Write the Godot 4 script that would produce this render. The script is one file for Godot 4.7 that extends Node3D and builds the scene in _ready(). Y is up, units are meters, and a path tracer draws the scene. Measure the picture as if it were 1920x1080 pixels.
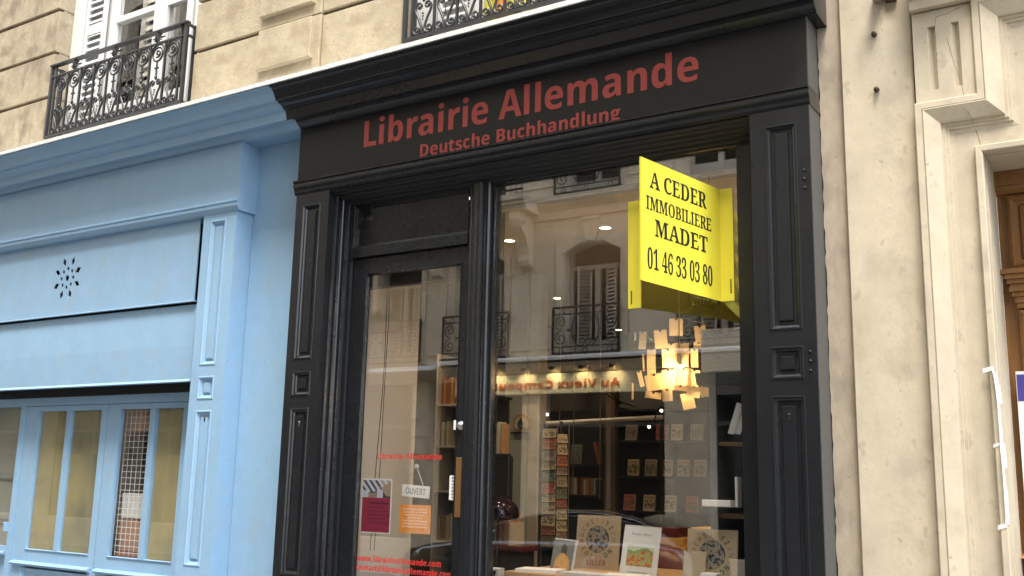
extends Node3D

const EYE := Vector3(2.8845, 1.55, 4.5)
var M := {}
var used := {}
var rng := RandomNumberGenerator.new()
var sans: SystemFont
var sans_bold: SystemFont
var serif_bold: SystemFont


func _ready():
	rng.seed = 4711
	build_camera_and_light()
	build_materials()
	build_ground()
	build_upper_wall()
	build_upper_windows()
	build_portal()
	build_blue_shop()
	build_black_shop()
	build_room()
	build_opposite_house()
	build_railings()
	build_yellow_sign()
	build_door_notices()
	build_shop_contents()
	build_window_display()
	build_paper_lamp()
	build_street_things()


func build_camera_and_light():
	var cam := Camera3D.new()
	cam.name = "camera"
	cam.fov = 32.07
	cam.near = 0.05
	cam.far = 400.0
	cam.transform = Transform3D(Basis(Vector3.UP, deg_to_rad(32.528)) * Basis(Vector3.RIGHT, deg_to_rad(10.795)) * Basis(Vector3.BACK, deg_to_rad(1.268)), EYE)
	add_child(cam)
	cam.current = true
	var sky_mat := ProceduralSkyMaterial.new()
	sky_mat.sky_top_color = Color(0.80, 0.84, 0.90)
	sky_mat.sky_horizon_color = Color(0.90, 0.91, 0.92)
	sky_mat.sky_curve = 0.25
	sky_mat.ground_bottom_color = Color(0.35, 0.34, 0.33)
	sky_mat.ground_horizon_color = Color(0.6, 0.6, 0.6)
	sky_mat.sun_angle_max = 1.0
	var sky := Sky.new()
	sky.sky_material = sky_mat
	var env := Environment.new()
	env.background_mode = Environment.BG_SKY
	env.sky = sky
	env.background_energy_multiplier = 1.5
	env.tonemap_mode = Environment.TONE_MAPPER_LINEAR
	env.tonemap_exposure = 4.3
	env.sdfgi_enabled = true
	env.ssao_enabled = true
	env.ssil_enabled = true
	var we := WorldEnvironment.new()
	we.name = "environment"
	we.environment = env
	add_child(we)
	var sun := DirectionalLight3D.new()
	sun.name = "sun"
	sun.light_energy = 0.5
	sun.light_color = Color(1.0, 0.97, 0.92)
	sun.light_angular_distance = 20.0
	sun.shadow_enabled = true
	add_child(sun)
	sun.look_at_from_position(Vector3.ZERO, Vector3(-0.25, -1.0, -0.42), Vector3.UP)


# ---------------------------------------------------------------- helpers
func numbered(called: String) -> String:
	if not used.has(called):
		used[called] = 0
		return called
	used[called] += 1
	return "%s_%03d" % [called, used[called]]


func thing(called: String, label: String, category: String, at := Vector3.ZERO, group := "") -> Node3D:
	var o := Node3D.new()
	o.name = numbered(called)
	add_child(o)
	o.position = at
	tag(o, label, category, group)
	return o


func tag(o, label: String, category: String, group := ""):
	o.set_meta("label", label)
	o.set_meta("category", category)
	if group != "":
		o.set_meta("group", group)
	return o


func new_st() -> SurfaceTool:
	var s := SurfaceTool.new()
	s.begin(Mesh.PRIMITIVE_TRIANGLES)
	s.set_smooth_group(-1)
	return s


# commits a SurfaceTool whose points are in world metres as one named mesh
func obj(called: String, s: SurfaceTool, m: Material, parent = null) -> MeshInstance3D:
	s.generate_normals()
	return inst(called, s.commit(), m, parent)


func inst(called: String, mesh: Mesh, m: Material, parent = null) -> MeshInstance3D:
	var o := MeshInstance3D.new()
	o.mesh = mesh
	o.material_override = m
	if parent == null:
		o.name = numbered(called)
		add_child(o)
	else:
		o.name = called
		parent.add_child(o, true)
		if parent.get_parent() == self and not parent is MeshInstance3D and not parent.has_meta("local"):
			o.position = -parent.position
	return o


func structure(called: String, s: SurfaceTool, m: Material) -> MeshInstance3D:
	var o := obj(called, s, m)
	o.set_meta("kind", "structure")
	return o


func tri(s: SurfaceTool, a: Vector3, b: Vector3, c: Vector3):
	s.add_vertex(a)
	s.add_vertex(c)
	s.add_vertex(b)


# corners counter-clockwise as seen from outside
func quad(s: SurfaceTool, a: Vector3, b: Vector3, c: Vector3, d: Vector3):
	tri(s, a, b, c)
	tri(s, a, c, d)


func box(s: SurfaceTool, x0: float, y0: float, z0: float, x1: float, y1: float, z1: float):
	var p := [Vector3(x0, y0, z1), Vector3(x1, y0, z1), Vector3(x1, y1, z1), Vector3(x0, y1, z1), Vector3(x0, y0, z0), Vector3(x1, y0, z0), Vector3(x1, y1, z0), Vector3(x0, y1, z0)]
	for f in [[0, 1, 2, 3], [5, 4, 7, 6], [1, 5, 6, 2], [4, 0, 3, 7], [3, 2, 6, 7], [4, 5, 1, 0]]:
		quad(s, p[f[0]], p[f[1]], p[f[2]], p[f[3]])


# a box whose four edges along the front (+z) face are chamfered by b
func block(s: SurfaceTool, x0: float, y0: float, z0: float, x1: float, y1: float, z1: float, b: float):
	var m := z1 - b
	rings(s, x0, y0, x1, y1, [Vector2(0, z0), Vector2(0, m), Vector2(b, z1)])
	quad(s, Vector3(x1, y0, z0), Vector3(x0, y0, z0), Vector3(x0, y1, z0), Vector3(x1, y1, z0))


# the same facing -z
func block_back(s: SurfaceTool, x0: float, y0: float, z0: float, x1: float, y1: float, z1: float, b: float):
	var t := new_st()
	block(t, -x1, y0, -z1, -x0, y1, -z0, b)
	s.append_from(t.commit(), 0, Transform3D(Basis(Vector3.UP, PI), Vector3.ZERO))


# nested rectangles: each step is (inset, z); the last one is filled
func rings(s: SurfaceTool, x0: float, y0: float, x1: float, y1: float, steps: Array, fill := true):
	var last := []
	for k in steps.size():
		var i: float = steps[k].x
		var z: float = steps[k].y
		var r := [Vector3(x0 + i, y0 + i, z), Vector3(x1 - i, y0 + i, z), Vector3(x1 - i, y1 - i, z), Vector3(x0 + i, y1 - i, z)]
		if k > 0:
			for e in 4:
				quad(s, last[e], last[(e + 1) % 4], r[(e + 1) % 4], r[e])
		last = r
	if fill:
		quad(s, last[0], last[1], last[2], last[3])


# profile of (z, y) points from top to bottom on the street side, pulled along x
func prof_x(s: SurfaceTool, pts: Array, x0: float, x1: float, caps := true):
	for k in pts.size() - 1:
		var a: Vector2 = pts[k]
		var b: Vector2 = pts[k + 1]
		quad(s, Vector3(x0, b.y, b.x), Vector3(x1, b.y, b.x), Vector3(x1, a.y, a.x), Vector3(x0, a.y, a.x))
	if caps:
		var poly := PackedVector2Array(pts)
		var t := Geometry2D.triangulate_polygon(poly)
		for k in range(0, t.size(), 3):
			var a := poly[t[k]]
			var b := poly[t[k + 1]]
			var c := poly[t[k + 2]]
			var cw := (b - a).cross(c - a) > 0.0
			for x in [x0, x1]:
				var flip: bool = cw == (x == x0)
				var v := [Vector3(x, a.y, a.x), Vector3(x, b.y, b.x), Vector3(x, c.y, c.x)]
				if flip:
					tri(s, v[0], v[1], v[2])
				else:
					tri(s, v[0], v[2], v[1])


# profile of (x, z) points from left to right on the street side, pulled upwards
func prof_y(s: SurfaceTool, pts: Array, y0: float, y1: float):
	for k in pts.size() - 1:
		var a: Vector2 = pts[k]
		var b: Vector2 = pts[k + 1]
		quad(s, Vector3(a.x, y0, a.y), Vector3(b.x, y0, b.y), Vector3(b.x, y1, b.y), Vector3(a.x, y1, a.y))


# an outline in (x, y) given thickness from z0 to z1
func plate(s: SurfaceTool, poly: PackedVector2Array, z0: float, z1: float):
	if Geometry2D.is_polygon_clockwise(poly):
		poly.reverse()
	var t := Geometry2D.triangulate_polygon(poly)
	for k in range(0, t.size(), 3):
		var a := poly[t[k]]
		var b := poly[t[k + 1]]
		var c := poly[t[k + 2]]
		if (b - a).cross(c - a) < 0.0:
			var h := b
			b = c
			c = h
		tri(s, Vector3(a.x, a.y, z1), Vector3(b.x, b.y, z1), Vector3(c.x, c.y, z1))
		tri(s, Vector3(a.x, a.y, z0), Vector3(c.x, c.y, z0), Vector3(b.x, b.y, z0))
	for k in poly.size():
		var a := poly[k]
		var b := poly[(k + 1) % poly.size()]
		quad(s, Vector3(a.x, a.y, z0), Vector3(b.x, b.y, z0), Vector3(b.x, b.y, z1), Vector3(a.x, a.y, z1))


# a round bar through points
func tube(s: SurfaceTool, pts: Array, r: float, n := 6, taper := 1.0):
	s.set_smooth_group(0)
	var before := []
	var side := Vector3.ZERO
	for k in pts.size():
		var d: Vector3 = (pts[mini(k + 1, pts.size() - 1)] - pts[maxi(k - 1, 0)]).normalized()
		if side == Vector3.ZERO:
			side = d.cross(Vector3(0.31, 0.2, 0.93)).normalized()
		side = (side - d * side.dot(d)).normalized()
		var up := side.cross(d)
		var q := lerpf(r, r * taper, float(k) / maxf(1.0, pts.size() - 1.0))
		var ring := []
		for j in n:
			var a := TAU * j / n
			ring.append(pts[k] + (side * cos(a) + up * sin(a)) * q)
		if k > 0:
			for j in n:
				quad(s, before[j], ring[j], ring[(j + 1) % n], before[(j + 1) % n])
		before = ring
	s.set_smooth_group(-1)
	for e in [0, pts.size() - 1]:
		var d: Vector3 = (pts[mini(e + 1, pts.size() - 1)] - pts[maxi(e - 1, 0)]).normalized()
		if e > 0:
			for j in range(1, n - 1):
				tri(s, before[0], before[j + 1], before[j])


# (radius, height) points turned about an axis
func lathe(s: SurfaceTool, prof: Array, at: Transform3D, n := 16):
	s.set_smooth_group(0)
	for k in prof.size() - 1:
		for j in n:
			var a := TAU * j / n
			var b := TAU * (j + 1) / n
			var p: Vector2 = prof[k]
			var q: Vector2 = prof[k + 1]
			quad(s, at * Vector3(p.x * cos(a), p.y, -p.x * sin(a)), at * Vector3(p.x * cos(b), p.y, -p.x * sin(b)), at * Vector3(q.x * cos(b), q.y, -q.x * sin(b)), at * Vector3(q.x * cos(a), q.y, -q.x * sin(a)))
	s.set_smooth_group(-1)


# a flat spiral in the plane z
func spiral(cx: float, cy: float, r0: float, r1: float, a0: float, a1: float, z: float, n := 14) -> Array:
	var p := []
	for k in n + 1:
		var t := float(k) / n
		var a := deg_to_rad(lerpf(a0, a1, t))
		var r := lerpf(r0, r1, t)
		p.append(Vector3(cx + r * cos(a), cy + r * sin(a), z))
	return p


func smooth_line(pts: Array, n := 6) -> Array:
	var o := []
	for k in pts.size() - 1:
		var a: Vector3 = pts[maxi(k - 1, 0)]
		var b: Vector3 = pts[k]
		var c: Vector3 = pts[k + 1]
		var d: Vector3 = pts[mini(k + 2, pts.size() - 1)]
		for j in n:
			o.append(b.cubic_interpolate(c, a, d, float(j) / n))
	o.append(pts[-1])
	return o


# lettering from x0 to x1 on a baseline, capitals of a given height, standing proud of z
func letters(called: String, text: String, font: Font, x0: float, x1: float, base: float, cap: float, z: float, m: Material, parent, depth := 0.002) -> MeshInstance3D:
	var t := text_mesh(text, font, depth)
	var box_ := t.get_aabb()
	var h := text_mesh("H", font, depth).get_aabb()
	var k := Vector3((x1 - x0) / box_.size.x, cap / h.size.y, 1.0)
	var o := inst(called, t, m, parent)
	o.position += Vector3(x0 - box_.position.x * k.x, base - h.position.y * k.y, z + depth * 0.5)
	o.scale = k
	return o


func text_mesh(text: String, font: Font, depth := 0.002) -> TextMesh:
	var t := TextMesh.new()
	t.text = text
	t.font = font
	t.font_size = 64
	t.pixel_size = 0.01
	t.depth = depth
	t.curve_step = 1.0
	return t


# a printed sheet: a thin board with a picture on its front
func print_quad(w: float, h: float) -> ArrayMesh:
	var s := new_st()
	var c := [Vector2(0, 1), Vector2(1, 1), Vector2(1, 0), Vector2(0, 0)]
	for k in [0, 2, 1, 0, 3, 2]:
		s.set_uv(c[k])
		s.set_normal(Vector3.BACK)
		s.add_vertex(Vector3((c[k].x - 0.5) * w, (0.5 - c[k].y) * h, 0.0))
	return s.commit()


# ---------------------------------------------------------------- materials
func lin(r: float, g: float, b: float) -> Color:
	return Color(r, g, b).linear_to_srgb()


func mat(called: String, c: Color, rough := 0.7, metal := 0.0) -> StandardMaterial3D:
	var m := StandardMaterial3D.new()
	m.resource_name = called
	m.albedo_color = c
	m.roughness = rough
	m.metallic = metal
	M[called] = m
	return m


func noise_bytes(seed_: int, freq: float, size: int, octaves := 4, kind := FastNoiseLite.TYPE_SIMPLEX_SMOOTH) -> PackedByteArray:
	var n := FastNoiseLite.new()
	n.seed = seed_
	n.noise_type = kind
	n.frequency = freq
	n.fractal_octaves = octaves
	var im := n.get_seamless_image(size, size)
	im.convert(Image.FORMAT_L8)
	return im.get_data()


# base colour (linear) times noise layers [bytes, strength]; stains [bytes, from, to, colour, strength]
func stone_texture(size: int, base: Color, layers: Array, stains: Array) -> ImageTexture:
	var out := PackedByteArray()
	out.resize(size * size * 3)
	for i in size * size:
		var k := 1.0
		for l in layers:
			k += l[1] * (l[0][i] / 255.0 - 0.5)
		var r := base.r * k
		var g := base.g * k
		var b := base.b * k
		for t in stains:
			var f: float = clampf((t[0][i] / 255.0 - t[1]) / (t[2] - t[1]), 0.0, 1.0) * t[4]
			var c: Color = t[3]
			r += (c.r - r) * f
			g += (c.g - g) * f
			b += (c.b - b) * f
		out[i * 3] = int(255.0 * pow(clampf(r, 0.0, 1.0), 0.4545))
		out[i * 3 + 1] = int(255.0 * pow(clampf(g, 0.0, 1.0), 0.4545))
		out[i * 3 + 2] = int(255.0 * pow(clampf(b, 0.0, 1.0), 0.4545))
	return ImageTexture.create_from_image(Image.create_from_data(size, size, false, Image.FORMAT_RGB8, out))


func height_texture(size: int, layers: Array) -> ImageTexture:
	var out := PackedByteArray()
	out.resize(size * size)
	for i in size * size:
		var k := 0.5
		for l in layers:
			k += l[1] * (l[0][i] / 255.0 - 0.5)
		out[i] = int(255.0 * clampf(k, 0.0, 1.0))
	return ImageTexture.create_from_image(Image.create_from_data(size, size, false, Image.FORMAT_L8, out))


func textured(called: String, tex: Texture2D, tile: Vector3, rough: float, height: Texture2D = null, depth := 0.0) -> StandardMaterial3D:
	var m := mat(called, Color.WHITE, rough)
	m.albedo_texture = tex
	m.uv1_triplanar = true
	m.uv1_world_triplanar = true
	m.uv1_scale = Vector3(1.0 / tile.x, 1.0 / tile.y, 1.0 / tile.z)
	m.uv1_triplanar_sharpness = 4.0
	if height:
		m.heightmap_enabled = true
		m.heightmap_texture = height
		m.heightmap_scale = depth
	return m


func glass(called: String, tint: Color, alpha: float) -> StandardMaterial3D:
	var m := mat(called, Color(tint, alpha), 0.0)
	m.transparency = BaseMaterial3D.TRANSPARENCY_ALPHA
	return m


func glow(called: String, c: Color, energy: float) -> StandardMaterial3D:
	var m := mat(called, c, 0.5)
	m.emission_enabled = true
	m.emission = c
	m.emission_energy_multiplier = energy
	return m


func build_materials():
	sans = SystemFont.new()
	sans.font_names = PackedStringArray(["Droid Sans"])
	sans_bold = SystemFont.new()
	sans_bold.font_names = PackedStringArray(["Droid Sans"])
	sans_bold.font_weight = 700
	serif_bold = SystemFont.new()
	serif_bold.font_names = PackedStringArray(["Droid Serif"])
	serif_bold.font_weight = 700
	var n := 512
	var wide := noise_bytes(1, 0.006, n, 3)
	var mid := noise_bytes(2, 0.022, n, 4)
	var fine := noise_bytes(3, 0.11, n, 3)
	var specks := noise_bytes(4, 0.055, n, 2)
	var pits := noise_bytes(8, 0.17, n, 2)
	var cells := noise_bytes(5, 0.09, n, 1, FastNoiseLite.TYPE_CELLULAR)
	var wide2 := noise_bytes(6, 0.009, n, 5)
	var relief := height_texture(n, [[fine, 0.5], [mid, 0.5], [specks, 0.6]])
	var soft := height_texture(n, [[mid, 0.7], [wide, 0.4], [fine, 0.15]])
	var stone := stone_texture(n, Color(0.425, 0.36, 0.252), [[wide, 0.22], [mid, 0.20], [fine, 0.16]], [[pits, 0.80, 0.88, Color(0.16, 0.11, 0.065), 0.85], [wide2, 0.52, 0.9, Color(0.27, 0.205, 0.125), 0.6], [mid, 0.72, 0.9, Color(0.27, 0.21, 0.14), 0.5]])
	textured("limestone", stone, Vector3(1.3, 1.3, 1.3), 0.92, relief, 0.16)
	var grimy := stone_texture(n, Color(0.385, 0.322, 0.228), [[wide, 0.25], [mid, 0.3], [fine, 0.2]], [[pits, 0.82, 0.92, Color(0.18, 0.12, 0.07), 0.8], [wide2, 0.50, 0.88, Color(0.18, 0.135, 0.09), 0.7]])
	textured("grimy_limestone", grimy, Vector3(1.1, 1.5, 1.1), 0.92, relief, 0.18)
	var plaster := stone_texture(n, Color(0.545, 0.475, 0.36), [[wide, 0.14], [mid, 0.12], [fine, 0.06]], [[wide2, 0.58, 0.95, Color(0.36, 0.305, 0.22), 0.6], [mid, 0.74, 0.9, Color(0.36, 0.31, 0.235), 0.6], [pits, 0.88, 0.94, Color(0.34, 0.27, 0.18), 0.6], [specks, 0.86, 0.93, Color(0.28, 0.22, 0.15), 0.6]])
	textured("painted_plaster", plaster, Vector3(1.2, 1.7, 1.2), 0.72, soft, 0.16)
	var raw := stone_texture(n, Color(0.40, 0.34, 0.262), [[wide, 0.16], [mid, 0.2], [fine, 0.1]], [[wide2, 0.55, 0.9, Color(0.25, 0.21, 0.17), 0.75], [specks, 0.85, 0.92, Color(0.16, 0.13, 0.1), 0.7]])
	textured("bare_plaster", raw, Vector3(0.7, 1.5, 0.7), 0.85, soft, 0.2)
	textured("far_stone", stone_texture(n, Color(0.70, 0.615, 0.475), [[wide, 0.2], [mid, 0.15], [fine, 0.1]], [[wide2, 0.6, 0.95, Color(0.25, 0.2, 0.15), 0.4]]), Vector3(2.0, 2.6, 2.0), 0.9, relief, 0.5)
	var blue := stone_texture(n, Color(0.272, 0.445, 0.635), [[wide, 0.07], [mid, 0.05], [fine, 0.03]], [[specks, 0.88, 0.94, Color(0.16, 0.2, 0.25), 0.5], [wide2, 0.62, 0.98, Color(0.33, 0.41, 0.48), 0.5], [pits, 0.88, 0.94, Color(0.17, 0.22, 0.27), 0.6]])
	textured("blue_paint", blue, Vector3(1.0, 1.6, 1.0), 0.46, soft, 0.12)
	var blk := stone_texture(n, Color(0.0082, 0.0096, 0.0125), [[wide, 0.2], [mid, 0.25], [fine, 0.2]], [[specks, 0.88, 0.94, Color(0.03, 0.03, 0.032), 0.5]])
	textured("black_paint", blk, Vector3(0.9, 1.3, 0.9), 0.26, soft, 0.10).metallic_specular = 0.46
	textured("dull_black_paint", blk, Vector3(0.9, 1.3, 0.9), 0.62, soft, 0.08)
	var board := stone_texture(n, Color(0.0105, 0.0112, 0.0118), [[wide, 0.15], [mid, 0.12], [fine, 0.1]], [[specks, 0.9, 0.95, Color(0.03, 0.03, 0.03), 0.4]])
	textured("sign_board_paint", board, Vector3(1.4, 1.0, 1.0), 0.42, soft, 0.06).metallic_specular = 0.42
	var zinc := stone_texture(n, Color(0.72, 0.72, 0.70), [[wide, 0.12], [mid, 0.2], [fine, 0.15]], [[specks, 0.75, 0.92, Color(0.35, 0.35, 0.33), 0.5]])
	textured("zinc_sheet", zinc, Vector3(0.5, 0.5, 0.5), 0.55, relief, 0.3)
	var asphalt := stone_texture(n, Color(0.055, 0.055, 0.056), [[wide, 0.3], [mid, 0.3], [fine, 0.6]], [])
	textured("asphalt", asphalt, Vector3(1.2, 1.2, 1.2), 0.9, relief, 0.4)
	var paving := stone_texture(n, Color(0.24, 0.235, 0.225), [[wide, 0.25], [mid, 0.2], [fine, 0.3]], [[wide2, 0.6, 0.9, Color(0.13, 0.125, 0.12), 0.5]])
	textured("paving", paving, Vector3(1.5, 1.5, 1.5), 0.85, relief, 0.3)
	var oak := stone_texture(n, Color(0.25, 0.118, 0.034), [[wide, 0.25], [mid, 0.35], [fine, 0.25]], [[specks, 0.75, 0.95, Color(0.13, 0.06, 0.02), 0.5]])
	textured("varnished_oak", oak, Vector3(0.16, 1.6, 0.16), 0.38, soft, 0.1)
	var pale := stone_texture(n, Color(0.46, 0.30, 0.15), [[wide, 0.2], [mid, 0.25], [fine, 0.15]], [])
	textured("pale_wood", pale, Vector3(1.2, 0.1, 0.3), 0.5, soft, 0.08)
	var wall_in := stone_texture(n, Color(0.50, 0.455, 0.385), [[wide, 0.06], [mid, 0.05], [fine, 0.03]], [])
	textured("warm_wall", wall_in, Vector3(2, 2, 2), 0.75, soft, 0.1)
	var crumple := stone_texture(n, Color(0.78, 0.78, 0.76), [[wide, 0.08], [mid, 0.05]], [])
	textured("crumpled_paper", crumple, Vector3(0.5, 0.16, 0.5), 0.8, height_texture(n, [[mid, 1.0], [wide, 0.6]]), 1.2)
	mat("ceiling_paint", lin(0.46, 0.40, 0.32), 0.85)
	mat("entrance_wall", lin(0.70, 0.695, 0.67), 0.65)
	mat("grey_wall", lin(0.16, 0.165, 0.15), 0.7)
	mat("column_grey", lin(0.33, 0.345, 0.315), 0.7)
	mat("return_grey", lin(0.085, 0.082, 0.078), 0.6)
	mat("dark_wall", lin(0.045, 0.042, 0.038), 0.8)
	mat("floor_boards", lin(0.10, 0.07, 0.045), 0.5)
	var iron := mat("wrought_iron", lin(0.010, 0.0105, 0.012), 0.38)
	iron.metallic_specular = 0.6
	mat("white_paint", lin(0.70, 0.71, 0.71), 0.45)
	mat("old_white_paint", lin(0.62, 0.60, 0.55), 0.6)
	mat("red_letters", lin(0.40, 0.060, 0.056), 0.42)
	mat("red_vinyl", lin(0.50, 0.028, 0.026), 0.5)
	mat("yellow_plastic", lin(0.80, 0.71, 0.06), 0.42)
	mat("black_print", lin(0.012, 0.012, 0.012), 0.5)
	mat("white_print", lin(0.85, 0.80, 0.70), 0.6)
	mat("paper_white", lin(0.74, 0.735, 0.72), 0.7)
	mat("paper_grey", lin(0.52, 0.53, 0.53), 0.7)
	mat("orange_paper", lin(0.78, 0.30, 0.055), 0.6)
	mat("crimson_paper", lin(0.30, 0.022, 0.065), 0.5)
	mat("crimson_dark", lin(0.12, 0.012, 0.04), 0.5)
	mat("blue_violet_print", lin(0.055, 0.045, 0.26), 0.5)
	mat("kraft_board", lin(0.42, 0.34, 0.22), 0.75)
	mat("brass_plate", lin(0.42, 0.23, 0.10), 0.38, 0.85)
	mat("steel", lin(0.42, 0.42, 0.41), 0.32, 0.9)
	mat("rusty_iron", lin(0.10, 0.065, 0.045), 0.7, 0.2)
	mat("cord_white", lin(0.62, 0.60, 0.56), 0.7)
	mat("cord_black", lin(0.015, 0.015, 0.015), 0.6)
	mat("cabinet_grey", lin(0.075, 0.085, 0.095), 0.5)
	mat("cabinet_brown", lin(0.13, 0.075, 0.03), 0.6)
	mat("shelf_black", lin(0.014, 0.014, 0.015), 0.5)
	mat("dark_red_paint", lin(0.10, 0.007, 0.009), 0.35)
	mat("purple_gloss", lin(0.014, 0.004, 0.013), 0.08)
	mat("wire_grey", lin(0.25, 0.25, 0.25), 0.4, 0.6)
	mat("far_frame", lin(0.46, 0.44, 0.39), 0.6)
	mat("far_shutter", lin(0.58, 0.55, 0.48), 0.6)
	mat("far_dark", lin(0.012, 0.013, 0.014), 0.08).metallic_specular = 0.35
	mat("far_sign_board", lin(0.72, 0.70, 0.57), 0.6)
	mat("far_sign_red", lin(0.48, 0.10, 0.025), 0.5)
	mat("slate_roof", lin(0.13, 0.14, 0.15), 0.6)
	var carp := mat("car_black", lin(0.006, 0.006, 0.007), 0.12)
	carp.clearcoat_enabled = true
	carp.clearcoat = 1.0
	carp.clearcoat_roughness = 0.03
	mat("car_trim", lin(0.34, 0.34, 0.34), 0.25, 1.0)
	mat("car_glass", lin(0.008, 0.009, 0.01), 0.05)
	mat("tyre", lin(0.012, 0.012, 0.012), 0.8)
	mat("leaf_green", lin(0.04, 0.075, 0.02), 0.7)
	mat("planter_box", lin(0.16, 0.13, 0.1), 0.8)
	mat("spotted_black", lin(0.012, 0.012, 0.013), 0.6)
	mat("frosted_pane", lin(0.30, 0.285, 0.19), 0.28)
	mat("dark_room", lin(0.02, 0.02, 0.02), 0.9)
	mat("pink_stock", lin(0.42, 0.24, 0.155), 0.8)
	glass("clear_glass", Color(0.86, 0.9, 0.88), 0.0)
	glass("frosted_film", Color(0.52, 0.49, 0.36), 0.55)
	M.frosted_film.roughness = 0.22
	mat("tan_spine", lin(0.36, 0.21, 0.09), 0.6)
	mat("russet_spine", lin(0.25, 0.085, 0.04), 0.55)
	mat("green_spine", lin(0.03, 0.085, 0.04), 0.55)
	mat("cream_spine", lin(0.50, 0.44, 0.32), 0.65)
	mat("grey_spine", lin(0.22, 0.22, 0.2), 0.6)
	mat("black_spine", lin(0.03, 0.03, 0.03), 0.5)
	mat("ochre_box", lin(0.60, 0.36, 0.09), 0.7)
	glow("spot_glow", lin(1.0, 0.86, 0.62), 3.0)
	glow("sign_lamp_glow", lin(1.0, 0.86, 0.55), 5.0)
	glow("bulb_glow", lin(1.0, 0.74, 0.36), 2.0)
	var note := mat("note_paper", lin(0.80, 0.71, 0.50), 0.8)
	note.backlight_enabled = true
	note.backlight = lin(0.75, 0.6, 0.36)
	build_prints()


# printed matter: flat pictures and covers, made of plain patches of colour
func picture(called: String, w: int, h: int, paint: Callable, rough := 0.6) -> StandardMaterial3D:
	var im := Image.create(w, h, false, Image.FORMAT_RGB8)
	for y in h:
		for x in w:
			im.set_pixel(x, y, paint.call(float(x) / w, float(y) / h).linear_to_srgb())
	var m := mat(called, Color.WHITE, rough)
	m.albedo_texture = ImageTexture.create_from_image(im)
	return m


func build_prints():
	var n := FastNoiseLite.new()
	n.seed = 77
	n.frequency = 1.0
	n.fractal_octaves = 3
	var g := func(x, y, f, o): return n.get_noise_3d(x * f, y * f, o)
	picture("poster_photo", 96, 48, func(x, y):
		var u: float = x * 2.1 - y * 0.9
		var v: float = x * 1.1 + y * 1.0
		if v < 1.15 and fmod(u * 2.3 + 3.0, 1.0) > 0.42 and y < 0.75 - x * 0.25: return Color(0.55, 0.56, 0.66)
		if x > 0.62 and u > 0.95 and y < 0.9: return Color(0.36, 0.27, 0.20)
		if x > 0.5 and x < 0.72 and y > 0.5: return Color(0.55, 0.57, 0.64)
		if x < 0.2 and y > 0.6: return Color(0.50, 0.56, 0.66)
		if y > 0.72 and x < 0.5: return Color(0.30, 0.23, 0.17)
		return Color(0.05, 0.045, 0.055))
	picture("hill_print", 96, 72, func(x, y):
		var ridge: float = 0.28 + 0.10 * sin(x * 7.0) + 0.06 * g.call(x, 0.0, 5.0, 2.0)
		if y < ridge - 0.13: return Color(0.55, 0.58, 0.42)
		if y < ridge: return Color(0.22, 0.34, 0.12)
		var k: float = g.call(x, y, 4.5, 9.0)
		if k > 0.14: return Color(0.50, 0.12, 0.03)
		if k > -0.05: return Color(0.56, 0.36, 0.10)
		return Color(0.30, 0.38, 0.13))
	picture("warm_print", 72, 96, func(x, y):
		var d := Vector2((x - 0.5) * 1.0, (y - 0.92) * 0.75).length()
		var k: float = g.call(x, y, 6.0, 4.0) * 0.12
		if d + k * 0.5 < 0.36: return Color(0.55 + k, 0.31 + k, 0.11)
		if Vector2((x - 0.52) * 1.4, y - 0.33).length() < 0.2: return Color(0.06, 0.055, 0.06)
		return Color(0.17 + k * 0.3, 0.18 + k * 0.3, 0.16))
	picture("round_print", 96, 96, func(x, y):
		var k: float = g.call(x, y, 5.0, 14.0)
		if k > 0.16: return Color(0.30, 0.24, 0.15)
		if k > 0.0: return Color(0.17, 0.14, 0.10)
		if k > -0.14: return Color(0.30, 0.32, 0.33)
		return Color(0.035, 0.04, 0.045))
	var hues := [Color(0.42, 0.34, 0.22), Color(0.30, 0.26, 0.18), Color(0.48, 0.42, 0.30), Color(0.34, 0.10, 0.05), Color(0.12, 0.16, 0.12), Color(0.46, 0.38, 0.26), Color(0.24, 0.20, 0.16), Color(0.40, 0.14, 0.12)]
	for i in 8:
		var base: Color = hues[i]
		picture("cover_%d" % i, 40, 56, func(x, y):
			if x < 0.06 or x > 0.94 or y < 0.05 or y > 0.95: return base
			if y > 0.12 and y < 0.2 and fmod(x * 9.0 + i, 1.0) > 0.25: return base * 0.35
			if y > 0.3 and y < 0.85:
				var k: float = g.call(x, y, 5.0, i * 3.7)
				return base.lerp(Color(0.05, 0.045, 0.04), clampf(0.5 + k * 2.2, 0.0, 0.9))
			return base)
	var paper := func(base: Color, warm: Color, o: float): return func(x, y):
		var k: float = clampf(0.5 + 1.4 * g.call(x, y, 2.3, o), 0.0, 1.0)  # soft warm patches painted for light and blurred things behind frosted panes
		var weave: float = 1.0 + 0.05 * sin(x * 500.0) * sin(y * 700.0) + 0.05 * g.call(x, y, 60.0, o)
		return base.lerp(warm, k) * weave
	for b in [["backlit_film", Color(0.225, 0.215, 0.145), Color(0.37, 0.32, 0.165), 3.0], ["grey_backlit_film", Color(0.27, 0.275, 0.235), Color(0.33, 0.32, 0.26), 8.0]]:
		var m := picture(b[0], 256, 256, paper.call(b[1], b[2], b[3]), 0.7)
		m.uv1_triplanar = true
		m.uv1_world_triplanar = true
		m.uv1_scale = Vector3(0.8, 0.6, 0.8)


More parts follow.
